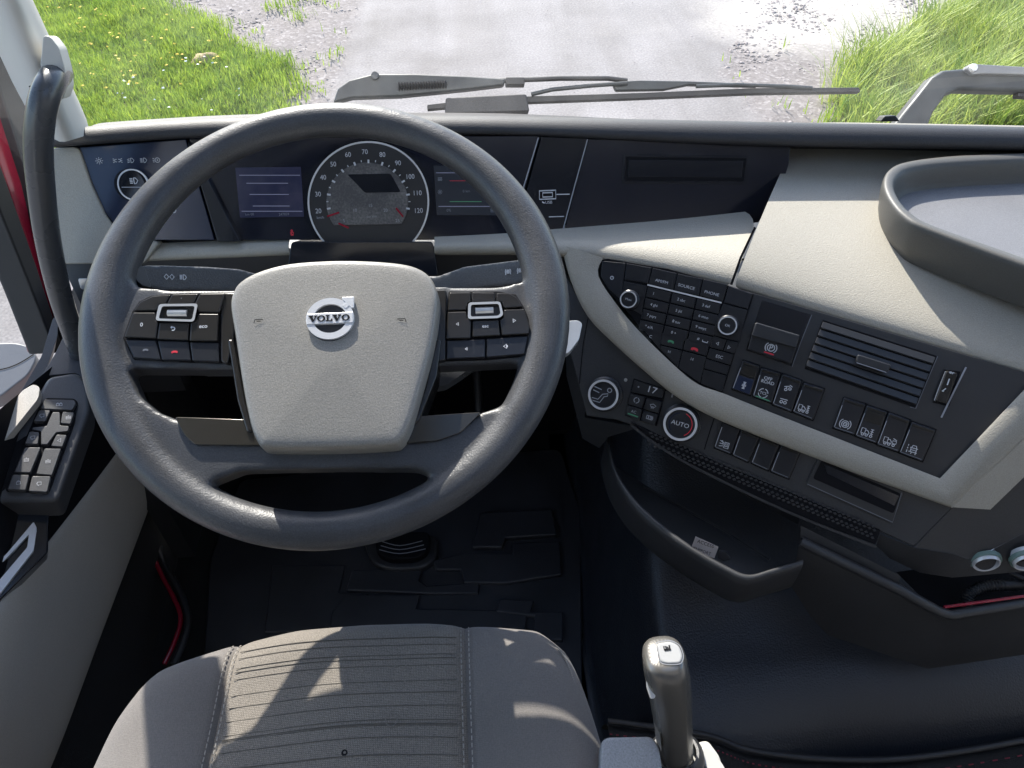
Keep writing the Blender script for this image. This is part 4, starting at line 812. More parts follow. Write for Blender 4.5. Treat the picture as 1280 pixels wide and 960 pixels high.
def ckey(pts, name='key'): return slab(name, M['key'], CP, zp(ZC, pts), CO+.0045, CO, cc, bevel=.0006)
k_ = ckey([(322, 66), (488, 120), (472, 166), (304, 132)], 'display'); text(CP, *ZC(418, 122), '17', 8, M['white'], k_, CO+.0050, sx=1.2); icon(CP, *ZC(345, 104), 'dot', 5, M['grey_print'], k_, CO+.005, 1)
for pts, ik, c_ in (([(300, 140), (382, 162), (364, 222), (284, 198)], 'recirc', (334, 178)), ([(390, 166), (474, 186), (454, 250), (372, 226)], 'defrost', (424, 210)), ([(372, 234), (452, 258), (434, 318), (358, 290)], 'rear_heat', (406, 274))):
    k_ = ckey(pts); icon(CP, *ZC(*c_), ik, 8.5, M['grey_print'], k_, CO+.0050, 1)
k_ = ckey([(282, 206), (364, 230), (350, 290), (275, 262)]); text(CP, *ZC(318, 242), 'AC', 3.4, M['grey_print'], k_, CO+.005); line('green_line', M['green_print'], CP, zp(ZC, [(286, 250), (342, 270)]), 1.4, CO+.005, k_)
icon(CP, *ZC(531, 152), 'therm', 7, M['grey_print'], cc, CO+.0008, .9); lathe('sensor_dot', M['silver'], CP.w(*ZC(274, 66), CO), CP.n, CP.x, [(.0022, 0), (.0018, .001), (.0001, .0012)], cc, 16)

# ------------------------------------------------------------------ dash top tray
def tray_ring(P): return curve_pts(P, 4)
TZ = .772
out = [(1290, 190), (1200, 193), (1138, 200), (1112, 210), (1104, 228), (1112, 250), (1132, 272), (1165, 289), (1290, 335), (1420, 380)]
inn = [(1290, 199), (1200, 203), (1146, 209), (1126, 217), (1119, 231), (1127, 250), (1143, 266), (1172, 281), (1290, 322), (1420, 366)]
O = [atz(*p, TZ) for p in tray_ring(out)]; I = [atz(*p, TZ) for p in tray_ring(inn)]
ctr = atz(1330, 262, TZ); far = V3((.12, .0, 0))
O = [O[0]+V3((.25, .01, 0))]+O; I = [I[0]+V3((.25, .01, 0))]+I
O += [O[-1]+V3((.10, .02, 0)), O[-1]+V3((.15, .09, 0))]; I += [I[-1]+V3((.085, .022, 0)), I[-1]+V3((.13, .085, 0))]
sc = lambda L_, k, d: [ctr+(p-ctr)*k+V3((0, 0, -d)) for p in L_]
ty = thing('dash_tray', ctr+V3((0, 0, -.03)), 'grey raised storage tray with rounded rim on the passenger dash', 'tray')
rows = [sc(O, .93, .052), sc(O, .975, .036), sc(O, 1.0, .010), sc(O, 1.0, .002), [o.lerp(i, .18)+V3((0, 0, .001)) for o, i in zip(O, I)], [o.lerp(i, .75) for o, i in zip(O, I)], sc(I, 1.0, .003), sc(I, .965, .026), sc(I, .93, .031)]
mk('tray_rim', *up_faces(*grid_vf(rows, close=True)), M['traywall'], ty, smooth=180, sub=1)
fl = sc(I, .95, .0295); mk('tray_floor', fl, [tuple(range(len(fl)))[::-1]], M['tray'], ty, smooth=0)

# ------------------------------------------------------------------ steering wheel
sw = thing('steering_wheel', WP.w(410, 405), 'dark grey four spoke steering wheel with pale hub and button pods', 'steering wheel')
def ellipse_torus():
    """rim: centre line and section swell"""
    vs = []; seg, ns = 120, 16; C0 = WP.w(411, 386); R0 = .2068
    for i in range(seg):
        a = 2*math.pi*i/seg; rad = WP.x*math.cos(a)+WP.y*math.sin(a)
        swell = max(0, math.cos(a))**4+max(0, -math.cos(a))**4
        ra = .0172+.0042*swell; rb = .0165+.002*swell
        for k in range(ns):
            b = 2*math.pi*k/ns; vs.append(C0+rad*(R0+ra*math.cos(b))+WP.n*(rb*math.sin(b)))
    fs = [(i*ns+k, ((i+1) % seg)*ns+k, ((i+1) % seg)*ns+(k+1) % ns, i*ns+(k+1) % ns) for i in range(seg) for k in range(ns)]
    return vs, fs
webL = [(140, 452), (160, 512), (196, 560), (236, 600), (258, 604), (300, 588), (420, 585), (420, 548), (300, 549), (225, 525), (196, 514), (172, 494), (158, 462), (150, 445)]
webR = [(684, 446), (664, 512), (628, 560), (586, 600), (556, 601), (520, 586), (418, 585), (418, 548), (520, 549), (600, 516), (630, 505), (652, 484), (662, 452), (668, 440)]
podL = [(118, 352), (150, 338), (172, 358), (215, 362), (320, 362), (320, 462), (160, 460), (140, 462), (122, 430)]
podR = [(700, 345), (668, 335), (655, 352), (620, 358), (520, 358), (520, 458), (655, 452), (676, 458), (698, 425)]
torus = ellipse_torus()
a, b, c_ = [V3(torus[0][i]) for i in torus[1][0][:3]]; ctr_tube = WP.w(411, 386)+(WP.x)*.2068
if (b-a).cross(c_-a).dot(a-ctr_tube) < 0: torus = (torus[0], [f[::-1] for f in torus[1]])
body = join(torus, slab_vf(WP, webL, .010, -.016), slab_vf(WP, webR, .010, -.016), slab_vf(WP, podL, .006, -.020), slab_vf(WP, podR, .006, -.020))
mk('rim', *body, M['rubber'], sw, smooth=180, remesh=.0024, sm=18)
# lower spoke covers
for pts in ([(218, 521), (300, 524), (340, 524), (330, 557), (244, 556), (230, 544)], [(602, 515), (522, 520), (490, 524), (495, 555), (546, 551), (575, 541), (588, 529)]):
    slab('spoke_cover', M['bronze'], WP, rnd(pts, 4), .0135, .0, sw, bevel=.003, seg=3)
# hub, a domed block
hubp = curve_pts([(287, 380), (291, 362), (300, 350), (322, 338), (360, 328), (415, 324), (470, 325), (512, 330), (534, 341), (544, 358), (547, 380), (540, 430), (527, 480), (512, 530), (500, 551), (485, 556), (420, 559), (338, 559), (322, 553), (312, 530), (302, 480), (293, 420)], 4, closed=True)
HT = .034; HP = [WP.w(*p, HT) for p in hubp]; hc = WP.w(418, 450, HT)
ring = lambda k, d: [hc+(p-hc)*k-WP.n*d for p in HP]
rows = [ring(1.02, .05), ring(1.015, .012), ring(1.0, .004), ring(.985, .0008), ring(.955, -.0008)]
top_ = []
for k in (.8, .55, .28): top_.append([hc+(p-hc)*k+WP.n*(.0008+.004*(1-k)) for p in HP])
v, f = grid_vf(rows+top_, close=True); n_ = len(HP); v.append(hc+WP.n*.0048); f += [((len(rows)+2)*n_+i, (len(rows)+2)*n_+(i+1) % n_, len(v)-1) for i in range(n_)]
tri = f[0]; a, b, c_ = [V3(v[i]) for i in tri[:3]]
if (b-a).cross(c_-a).dot(a-hc) < 0: f = [q[::-1] for q in f]
hub = mk('hub_pad', v, f, M['hub'], sw, smooth=180, sub=1)
# gloss cheeks on both sides of the hub
for pts in ([(284, 424), (291, 424), (306, 500), (316, 540), (308, 540), (296, 500)], [(552, 424), (545, 424), (531, 484), (514, 536), (525, 524), (546, 470)]):
    slab('hub_cheek', M['podgloss'], WP, pts, .016, -.02, sw, bevel=.002)
for pts in ([(276, 366), (296, 366), (292, 424), (285, 455), (276, 452)], [(558, 362), (540, 362), (546, 400), (545, 452), (557, 450)]):
    slab('pod_link', M['podgloss'], WP, rnd(pts, 3), .012, -.01, sw, bevel=.003, seg=3)
HPl = WP.shift(HT+.0048)
em = thing('emblem_tmp', WP.w(413, 399, HT), '', '') if False else None
emb = lathe('emblem', M['panel'], HPl.w(413, 399, 0)-WP.n*.003, WP.n, WP.x, [(.0205, -.002), (.0205, .0025), (.0001, .0025)], sw, 40)
Rm = 27.5/F*HPl.depth(413, 399); ec = HPl.w(413, 399, .0); sx = 1.08
def ering(r0, r1, h, a0=0, a1=360, n=48):
    vs = []; fs = []
    for i in range(n+1):
        a = R_(a0+(a1-a0)*i/n)
        for r_, z in ((r0, -.003), (r0, h), (r1, h), (r1, -.003)): vs.append(ec+(WP.x*math.cos(a)*sx+WP.y*math.sin(a))*r_+WP.n*z)
    for i in range(n):
        for k in range(3): fs.append((i*4+k, (i+1)*4+k, (i+1)*4+k+1, i*4+k+1))
    return vs, [q[::-1] for q in fs]
mk('emblem_ring', *ering(Rm*.70, Rm, .0022), M['chrome'], emb, smooth=40)
loc = lambda x, y, z=0: ec+WP.x*(x*Rm*sx)+WP.y*(y*Rm)+WP.n*z
mk('emblem_bar', *prism_vf([loc(*q, .0028) for q in ((-.96, .26), (.96, .26), (.96, -.26), (-.96, -.26))], WP.n, .004, WP.x, WP.y), M['chrome'], emb, bevel=.0004)
mk('emblem_arrow', *prism_vf([loc(*q, .0026) for q in ((.52, .58), (.66, .44), (.80, .58), (.90, .46), (1.0, .46), (1.0, 1.0), (.52, 1.0), (.50, .92), (.66, .72))], WP.n, .004, WP.x, WP.y), M['chrome'], emb, bevel=.0003)
def letter(polys):
    parts = []
    for poly in polys:
        parts.append(prism_vf([loc(x, y, .0033) for x, y in poly], WP.n, .001, WP.x, WP.y))
    return join(*parts)
def vee(x, w=.36, h=.15): return [[(x-w/2, h), (x-w/2, h-.045), (x-w/2+.03, h-.045), (x-.03, -h), (x+.03, -h), (x+w/2-.04, h-.045), (x+w/2, h-.045), (x+w/2, h), (x+w/2-.13, h), (x+w/2-.13, h-.045), (x+w/2-.10, h-.045), (x+.035, -h+.10), (x-w/2+.15, h-.045), (x-w/2+.19, h-.045), (x-w/2+.19, h)]]
def oh(x, w=.34, h=.15):
    out = []; n = 18
    for i in range(n):
        a, b = 2*math.pi*i/n, 2*math.pi*(i+1)/n
        out.append([(x+w/2*math.cos(a), h*math.sin(a)), (x+w/2*math.cos(b), h*math.sin(b)), (x+w*.26*math.cos(b), h*.76*math.sin(b)), (x+w*.26*math.cos(a), h*.76*math.sin(a))])
    return out
ell = lambda x, w=.27, h=.15: [[(x-w/2, h), (x+.02, h), (x+.02, h-.045), (x-.02, h-.045), (x-.02, -h+.045), (x+w/2-.06, -h+.045), (x+w/2-.03, -h+.12), (x+w/2, -h+.12), (x+w/2, -h), (x-w/2, -h), (x-w/2, -h+.045), (x-w/2+.04, -h+.045), (x-w/2+.04, h-.045), (x-w/2, h-.045)]]
for x, fn in ((-.70, vee), (-.355, oh), (-.03, ell), (.29, vee), (.66, oh)): mk('letter', *letter(fn(x)), M['dark'], emb, smooth=0)
icon(HPl, 323, 401, 'horn', 11, M['dark'], hub, -.0018, 1.1); icon(HPl, 502, 400, 'horn', 11, M['dark'], hub, -.0018, 1.1, -1)
# button pods
def Z6(x, y): return (140+x/6.4, 320+y/6.4)
def Z7(x, y): return (530+x/6, 310+y/6)
def pod(f, base, keys, frame, inner, roll):
    p = slab('button_pod', M['dark'], WP, zp(f, base), .0095, -.01, sw, bevel=.001)
    for pts, ic_, lo in keys:
        k_ = slab('button', M['podgloss' if not lo else 'key'], WP, zp(f, pts), .0145-(.002 if lo else 0), .006, p, bevel=.0012, seg=3)
        if ic_:
            kind, x, y, s = ic_[:4]; mm = M[ic_[4]] if len(ic_) > 4 else M['white']; off = .0149-(.002 if lo else 0)
            if kind.startswith('T:'): text(WP, *f(x, y), kind[2:], s, mm, p, off, bold=.012)
            else: icon(WP, *f(x, y), kind, s, mm, p, off, 1.2)
    fv = [np.array(q, float) for q in rnd(zp(f, frame), 4)]; iv = [np.array(q, float) for q in rnd(zp(f, inner), 3)]
    rows = [[WP.w(*q, .010) for q in fv], [WP.w(*q, .0165) for q in fv], [WP.w(*q, .0165) for q in iv], [WP.w(*q, .010) for q in iv]]
    mk('scroll_frame', *up_faces(*grid_vf(rows, close=True)), M['silver'], p, smooth=30)
    slab('scroll_well', M['podgloss'], WP, zp(f, inner), .0125, .008, p, bevel=0)
    c0, c1 = WP.w(*f(*roll[0]), .012), WP.w(*f(*roll[1]), .012); h = roll[2]/F*.72
    tube('scroll_roller', M['silver'], [c0, c1], h, p, 16)
pod(Z6, [(215, 362), (300, 318), (470, 298), (912, 290), (872, 852), (640, 846), (165, 822), (85, 655), (160, 440)],
    [([(222, 366), (320, 320), (468, 306), (428, 376), (374, 384), (350, 434), (170, 436)], None, 0), ([(480, 305), (690, 299), (654, 374), (438, 376)], ('bar', 555, 338, 1.5, 'dim_print'), 0), ([(700, 299), (902, 296), (858, 452), (692, 448), (660, 378)], None, 0),
     ([(166, 450), (344, 450), (346, 512), (368, 530), (350, 658), (94, 648)], ('T:0', 236, 550, 5), 0), ([(378, 532), (616, 532), (608, 674), (358, 664)], ('back', 486, 580, 7), 0), ([(692, 460), (852, 462), (844, 680), (618, 676), (628, 532), (664, 520)], ('T:eco', 730, 562, 5), 0),
     ([(106, 668), (350, 674), (388, 828), (172, 814)], ('phone', 268, 752, 6, 'dim_print'), 1), ([(364, 676), (610, 682), (632, 834), (398, 830)], ('phone', 500, 768, 7, 'red_print'), 1), ([(622, 686), (850, 692), (860, 846), (642, 838)], None, 1)],
    [(375, 384), (688, 380), (656, 526), (346, 516)], [(400, 402), (662, 400), (640, 508), (372, 500)], [(450, 458), (604, 458), 4.6])
pod(Z7, [(186, 322), (560, 322), (690, 345), (750, 440), (806, 580), (796, 650), (762, 806), (470, 832), (160, 842), (150, 680)],
    [([(192, 332), (350, 330), (350, 400), (325, 408), (314, 464), (176, 467)], None, 0), ([(360, 330), (530, 332), (534, 398), (358, 400)], None, 0), ([(546, 336), (640, 338), (702, 370), (740, 440), (598, 450), (586, 404), (542, 398)], None, 0),
     ([(178, 478), (314, 474), (324, 526), (354, 536), (349, 676), (164, 680)], ('left', 250, 570, 5), 0), ([(364, 542), (558, 537), (572, 654), (362, 666)], ('T:esc', 460, 585, 4.4), 0), ([(600, 460), (750, 457), (794, 580), (788, 642), (584, 654), (570, 536), (592, 520)], ('right', 678, 544, 6), 0),
     ([(168, 692), (458, 682), (458, 820), (168, 832)], ('left', 316, 757, 4.5), 1), ([(470, 680), (783, 658), (754, 796), (470, 820)], ('speaker', 612, 737, 7), 1)],
    [(332, 408), (572, 400), (596, 500), (562, 525), (328, 533)], [(352, 425), (560, 418), (574, 492), (552, 508), (350, 515)], [(386, 472), (520, 466), 4.4])

# ------------------------------------------------------------------ stalks and column
def stalk_plane(tip, root):
    a, b = WP.w(*tip[:2], tip[2]), WP.w(*root[:2], root[2]); x = (b-a) if tip[0] < root[0] else (a-b)
    yv = (WP.y+WP.n*.35).normalized(); return Pl(a, x.cross(yv), x)
SPn = stalk_plane((172, 345, -.012), (360, 352, -.105))
st = thing('indicator_stalk', SPn.w(240, 345), 'dark indicator stalk with arrows and headlamp print left of hub', 'stalk')
mk('lever', *slab_vf(SPn, rnd([(172, 334), (182, 331), (260, 333), (300, 336), (322, 342), (375, 344), (375, 372), (320, 366), (200, 364), (180, 357)], 4), .010, -.010), M['rubber'], st, remesh=.0022, sm=5, smooth=180)
mk('end_cap', *slab_vf(SPn, rnd([(168, 335), (180, 332), (190, 360), (178, 357), (170, 350)], 3), .0105, -.010), M['handle'], st, bevel=.002)
icon(SPn, 211.5, 346, 'turn', 12, M['white'], st, .0118, 1); icon(SPn, 229.5, 346.5, 'beam', 10, M['white'], st, .0118, 1.1)
SPn = stalk_plane((668, 335, -.012), (470, 356, -.105))
st = thing('retarder_stalk', SPn.w(610, 342), 'dark retarder stalk with two round symbols right of hub', 'stalk')
mk('lever', *slab_vf(SPn, rnd([(460, 378), (460, 346), (547, 345), (560, 340), (580, 333), (620, 328), (668, 322), (673, 349), (655, 355), (610, 360)], 4), .010, -.010), M['rubber'], st, remesh=.0022, sm=5, smooth=180)
icon(SPn, 635, 339.5, 'retarder', 9, M['white'], st, .0118, 1); icon(SPn, 650, 338, 'retarder', 9, M['white'], st, .0118, 1)
st = thing('paddle_lever', WP.w(720, 415, -.06), 'pale grey lever tip poking out right of the wheel rim', 'lever')
PP = Pl(WP.p-WP.n*.06, WP.n, (1, 0, 0))
slab('tip', M['silver'], PP, rnd([(700, 402), (722, 400), (728, 404), (724, 424), (712, 440), (700, 446)], 3), .006, -.006, st, bevel=.003, seg=3)
tube('arm', M['handle'], [PP.w(705, 425, -.004), PP.w(640, 440, -.02), PP.w(560, 470, -.05)], .006, st, 10)
st = thing('tilt_lever', PP.w(565, 470, -.02), 'grey wedge lever under the right button pod behind the hub', 'lever')
slab('lever', M['handle'], PP, rnd([(548, 462), (580, 450), (600, 452), (575, 470), (556, 482), (544, 484)], 3), -.012, -.03, st, bevel=.003)
cl = thing('steering_column', WP.w(415, 450, -.1), 'black steering column shroud behind the wheel hub', 'steering column')
cx = WP.p.x
rows = []
for d_, w_, h_ in ((-.03, .075, .06), (-.07, .085, .07), (-.14, .08, .065), (-.22, .06, .05)):
    c0 = WP.w(414, 420)+WP.n*d_; rows.append([c0+WP.x*(w_*math.cos(a))+WP.y*(h_*math.sin(a)) for a in [2*math.pi*k/20 for k in range(20)]])
mk('shroud', *up_faces(*grid_vf(rows, close=True), toward=(cx, 0, 2)), M['charcoal'], cl, smooth=60)
tube('shaft_boot', M['dark'], [WP.w(414, 430)-WP.n*.2, V3((cx, .86, .45)), V3((cx, .98, .12))], [.05, .045, .06], cl, 16)

# ------------------------------------------------------------------ floor, mat, pedals, tunnel
FZ = Pl((0, 0, .004), (0, 0, 1), (1, 0, 0))
fm = thing('floor_mat', (-.15, .7, 0), 'black rubber floor mat with raised interlocking blocks', 'floor mat')
slab('mat_sheet', M['mat'], FZ, rnd([(262, 700), (300, 600), (700, 560), (726, 640), (728, 860), (250, 900)], 10), .006, -.004, fm, bevel=.003)
blk = [[(340, 706), (432, 706), (424, 740), (460, 740), (455, 758), (420, 760), (418, 790), (330, 790)], [(440, 712), (528, 712), (524, 725), (534, 732), (600, 727), (598, 742), (540, 742), (432, 738)], [(432, 743), (525, 743), (521, 760), (660, 763), (655, 800), (410, 800), (414, 765)],
       [(540, 700), (585, 690), (640, 692), (640, 678), (700, 676), (702, 718), (632, 729), (580, 728), (576, 712), (545, 712)], [(624, 748), (668, 750), (664, 764), (704, 764), (704, 800), (668, 800), (668, 770), (620, 764)], [(600, 640), (690, 636), (696, 668), (632, 672), (628, 684), (590, 684)]]
for i_, q in enumerate(blk): slab('mat_block', M['mat'], FZ, q, .0115+.0013*i_, .004, fm, bevel=.003, seg=2)
pdl = thing('floor_pedal', atz(502, 690, .03), 'oval dark pedal mount with glint painted pad on the floor below the wheel', 'pedal')
slab('base', M['charcoal'], FZ, rnd([(452, 668), (548, 668), (546, 698), (528, 710), (490, 712), (464, 704)], 12), .022, 0, pdl, bevel=.006, seg=3)
slab('pad', M['dark'], FZ, rnd([(466, 664), (538, 664), (536, 688), (520, 698), (488, 699), (472, 692)], 9), .038, .01, pdl, bevel=.004, seg=3)
for k in range(3): line('pad_glint', M['grey_print'], FZ, curve_pts([(474+k*2, 687-k*5), (500, 692-k*5), (532-k*2, 686-k*5)], 4), 1.1, .0396, pdl)  # arc highlights of the pad, painted as pale lines
for (u, v, nm, lb) in ((330, 560, 'clutch', 'dim brake pedal pad in the dark footwell left of the column'), (600, 545, 'accelerator', 'dim accelerator pedal pad in the dark footwell right of the column')):
    pz = Pl(atz(u, v, .15), (0, -.7, .7), (1, 0, 0)); pp = thing('foot_pedal', pz.w(u, v), lb, 'pedal')
    slab('pad', M['mat'], pz, rnd([(u-22, v-30), (u+22, v-30), (u+22, v+30), (u-22, v+30)], 6), .006, -.006, pp, bevel=.003); tube('arm', M['charcoal'], [pz.w(u, v, -.006), pz.w(u, v, -.006)+V3((0, .12, .1))], .008, pp, 8)
# outer skin of the door comes further down
# red edged sill on the left
sl_ = thing('door_sill', (-.55, .7, 0), 'black door sill with a dark red edging line beside the seat', 'sill')
rows = [[V3((x+dx, y, z)) for x, y in ((-.60, .35), (-.60, .6), (-.60, .75), (-.60, .98))] for dx, z in ((-.04, .16), (.0, .15), (.02, .06), (.035, .0))]
loft('sill_trim', M['carpet'], rows, sl_, sub=1)
tube('red_edging', M['redpaint'], [V3(p) for p in curve_pts([tuple(atz(u, v, .05)) for u, v in ((205, 830), (219, 800), (226, 772), (216, 745), (200, 715), (191, 690), (192, 665))], 5)], .0042, sl_, 8)
tube('grey_edging', M['charcoal'], [V3(p) for p in curve_pts([tuple(atz(u, v, .05)) for u, v in ((217, 830), (230, 800), (235, 772), (226, 742), (209, 712), (199, 688), (200, 665))], 5)], .006, sl_, 8)

def tz(x, y):
    s = lambda a, b, t: (lambda q: q*q*(3-2*q))(min(1, max(0, (t-a)/(b-a))))
    x0 = .165+.03*s(.55, 1.0, y)
    z = .27*s(x0, x0+.075, x)**.8
    z += .06*s(.42, .62, y)*s(x0, x0+.12, x)
    z += .11*s(.60, .86, y)*s(x0-.01, x0+.07, x)
    z -= .09*(max(0, .42-y)/.14)**1.8*(.5+.5*s(.2, .5, x)) if y < .42 else 0
    z += .010*math.sin(x*9+y*5)*s(.3, .5, x)
    return max(z, -.02)
xs = np.concatenate([np.linspace(.15, .30, 20), np.linspace(.31, 1.5, 36)]); ys = np.linspace(.265, 1.05, 48)
rows = [[V3((x, y, tz(x, y))) for x in xs] for y in ys]
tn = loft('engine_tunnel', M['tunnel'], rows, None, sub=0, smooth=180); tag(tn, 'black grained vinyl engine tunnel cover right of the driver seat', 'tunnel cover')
# carpet band behind the tunnel with its red stitch line
cb = thing('tunnel_carpet', (.5, .2, .15), 'black carpet strip with dark red stitching behind the tunnel cover', 'carpet')
edge = [V3(p) for p in curve_pts([tuple(atz(u, v, .255)) for u, v in ((760, 905), (880, 922), (940, 942), (1040, 953), (1150, 950), (1300, 925), (1450, 890))], 6)]
rows = [[p+V3((0, .03, -.10)) for p in edge], [p+V3((0, .006, -.01)) for p in edge], [p+V3((0, -.004, .0)) for p in edge], [p+V3((0, -.05, -.002)) for p in edge], [p+V3((0, -.25, -.02)) for p in edge]]
loft('carpet', M['carpet'], rows, cb, sub=1, smooth=180)
tube('piping', M['seal'], [p+V3((0, .003, .002)) for p in edge], .004, cb, 8)
parts = []
for i in range(0, 60):
    t = i/60*(len(edge)-2); k = int(t); fr_ = t-k; a = edge[k].lerp(edge[k+1], fr_); b = edge[k].lerp(edge[k+1], min(1, fr_+.22)); parts.append(tube_vf([a+V3((0, -.013, .002)), b+V3((0, -.013, .002))], .0008, 5))
mk('stitching', *join(*parts), M['redstitch'], cb, smooth=0)

# ------------------------------------------------------------------ driver seat
seat = thing('driver_seat', (-.13, .1, .2), 'grey cloth driver seat cushion with stitched woven centre panel', 'seat')
SZ = .5
outl = [(-.40, -.30), (-.39, -.05), (-.372, .15), (-.358, .26), (-.345, .315), (-.315, .352), (-.265, .376), (-.20, .386), (-.13, .3885), (-.06, .385), (.0, .376), (.05, .364), (.074, .338), (.088, .29), (.100, .22), (.112, .05), (.118, -.30)]
# cushion as a sheet: columns across the seat, rows from the back to below the front edge
yb = -.30
def front_y(x):
    xsn = np.array([-.383, -.368, -.335, -.27, -.20, -.13, -.06, 0, .055, .084, .100, .112]); ysn = np.array([.26, .32, .36, .386, .396, .3985, .395, .388, .378, .350, .30, .22])
    return float(np.interp(x, xsn, ysn))
SL, SRt = -.262, -.0235
def zs(x, y):
    e = 0
    dl = abs(x-SL); dr = abs(x-SRt)
    e -= .0045*math.exp(-(dl/.0035)**2)+.0045*math.exp(-(dr/.0035)**2)
    m = (x-SL)/(SRt-SL)
    if 0 < m < 1: e += .0045*math.sin(math.pi*m)**.6
    elif m <= 0: q = min(1, -m*(SRt-SL)/.10); e += .008*math.sin(math.pi*min(1, q*.9))
    else: q = min(1, (m-1)*(SRt-SL)/.125); e += .008*math.sin(math.pi*min(1, q*.9))
    e += .0015*math.sin(x*40+y*25)+.0015*math.sin(y*47-x*13)
    return SZ+e
def cushion(name, x0, x1, n, m_, side=None):
    rows = []
    for i in range(34):
        t = i/33; r_ = []
        for j in range(n+1):
            s = j/n; x = x0+(x1-x0)*s
            # flare of the outer edges towards the back
            yf = front_y(x); y = yb+(yf-yb)*(1-(1-t)**1.5)
            xx = x
            if side == 'L': xx = x-(1-s)*.02*max(0, (.26-y)/.5)
            if side == 'R': xx = x+s*.02*max(0, (.26-y)/.5)
            edge_d = yf-y; z = zs(x, y)-.030*math.exp(-(edge_d/.016))
            if side == 'L' and s < .35: z -= .022*((.35-s)/.35)**2
            if side == 'R' and s > .65: z -= .022*((s-.65)/.35)**2
            r_.append(V3((xx, y, z)))
        rows.append(r_)
    last = rows[-1]
    rows.append([p+V3((0, .004, -.02)) for p in last]); rows.append([p+V3((0, -.004, -.06)) for p in last]); rows.append([p+V3((0, -.03, -.14)) for p in last])
    return loft(name, m_, rows, seat, sub=1, smooth=180)
cushion('centre_panel', SL, SRt, 24, M['seatmid']); cushion('side_bolster', -.386, SL, 18, M['seatside'], 'L'); cushion('side_bolster', SRt, .114, 18, M['seatside'], 'R')
for side, x0 in ((-1, -.386), (1, .114)):
    P = [V3((x0+side*.02*max(0, (.26-y)/.5), y, .465)) for y in (-.3, 0, .1, .2, .26)]
    rows = [P, [p+V3((side*.006, 0, -.03)) for p in P], [p+V3((-side*.01, 0, -.16)) for p in P]]
    loft('side_skirt', M['seatside'], rows, seat, sub=1, smooth=180)
def seam_line(x, dx=0, y0=-.05, y1=None, n=70):
    parts = []; y1 = front_y(x)-.004 if y1 is None else y1
    for i in range(n):
        ya = y0+(y1-y0)*i/n; yb_ = ya+(y1-y0)/n*.62
        f_ = lambda y: V3((x+dx, y, zs(x+dx, y)-.030*math.exp(-((front_y(x)-y)/.016))+.0014))
        parts.append(tube_vf([f_(ya), f_(yb_)], .0006, 5))
    return join(*parts)
for x in (SL, SRt):
    for dx in (-.004, .004): mk('stitching', *seam_line(x, dx), M['stitch'], seat, smooth=0)
# outer seams
def outer_seam(pts):
    P = [V3(p) for p in curve_pts(pts, 14)]; return join(*[tube_vf([P[i], P[i].lerp(P[i+1], .65)], .0009, 5) for i in range(len(P)-1)])
def on_seat(u, v, dz=0.): p = atz(u, v, SZ); return tuple(p+V3((0, 0, dz)))
mk('stitching', *outer_seam([on_seat(683, 797, -.016), on_seat(700, 812, -.004), on_seat(714, 840, -.002), on_seat(726, 880, -.005), on_seat(735, 920, -.006), on_seat(742, 965, -.008)]), M['stitch'], seat, smooth=0)
mk('stitching', *outer_seam([on_seat(200, 832, -.012), on_seat(176, 858, -.004), on_seat(155, 890, -.003), on_seat(138, 930, -.004), on_seat(125, 970, -.005)]), M['stitch'], seat, smooth=0)
M['stain'] = mat('stain', (.165, .148, .128), .9)
parts_l, parts_d = [], []
for k, vv in enumerate((801, 811, 824, 829, 838, 858, 873, 890, 908, 913, 915, 930, 952)):
    y = atz(435, vv, SZ+.005).y; xs_ = np.linspace(SL+.009, SRt-.009, 26)
    P = [V3((x, y+.012*(1-((x-(SL+SRt)/2)/.12)**2)*(0 if k > 20 else .35), 0)) for x in xs_]
    P = [V3((p.x, p.y, zs(p.x, p.y)-.030*math.exp(-((front_y(p.x)-p.y)/.016))+.0002)) for p in P]
    parts_d.append(tube_vf(P, (.00035 if k % 3 else .0005), 5))
mk('woven_lines', *join(*parts_d), M['seatline'], seat, smooth=0)
lathe('cloth_hole', M['dark'], V3(on_seat(432, 944, .006)), V3((0, 0, 1)), V3((1, 0, 0)), [(.0034, 0), (.0028, .0012), (.0001, .0006)], seat, 12)
for (u, v, r_) in ((500, 843, 11), (490, 902, 7), (565, 845, 9)):
    c0 = V3(on_seat(u, v, .0)); P = [c0+V3((math.cos(a)*r_/F*.75, math.sin(a)*r_/F*.9, 0)) for a in [2*math.pi*k/20 for k in range(20)]]
    P = [V3((p.x, p.y, zs(p.x, p.y)+.0009)) for p in P]
    v_, f_ = up_faces(*ribbon_vf(P, FZ, .0011, True)); mk('stain_ring', v_, f_, M['stain'], seat, smooth=0)

# ------------------------------------------------------------------ gear lever and armrest
gl = thing('gear_lever', V3(atz(842, 945, .47)), 'satin grey gear lever with bright cap beside the driver seat', 'gear lever')
base, tip = atz(844, 938, .47), atz(833, 812, .615)
ax = (tip-base).normalized(); sxv = CR - ax*CR.dot(ax); sxv.normalize(); syv = ax.cross(sxv); Ln = (tip-base).length
prof = [(-.02, .0165, .0165, 0), (.0, .0168, .017, 0), (.25, .0175, .0185, 0), (.5, .0185, .0205, 0), (.72, .0198, .0225, -.001), (.88, .0198, .0225, -.002), (.95, .018, .021, -.003), (.99, .0145, .017, -.004)]
rows = []
for t, a_, b_, o_ in prof:
    c0 = base+ax*(Ln*t)+sxv*o_; rr = []
    for k in range(28):
        a = 2*math.pi*k/28; ca, sa = math.cos(a), math.sin(a); p_ = .72
        rr.append(c0+sxv*(a_*math.copysign(abs(ca)**p_, ca))+syv*(b_*math.copysign(abs(sa)**p_, sa)))
    rows.append(rr)
v, f = grid_vf(rows, close=True); f.append(tuple(range((len(rows)-1)*28, len(rows)*28)))
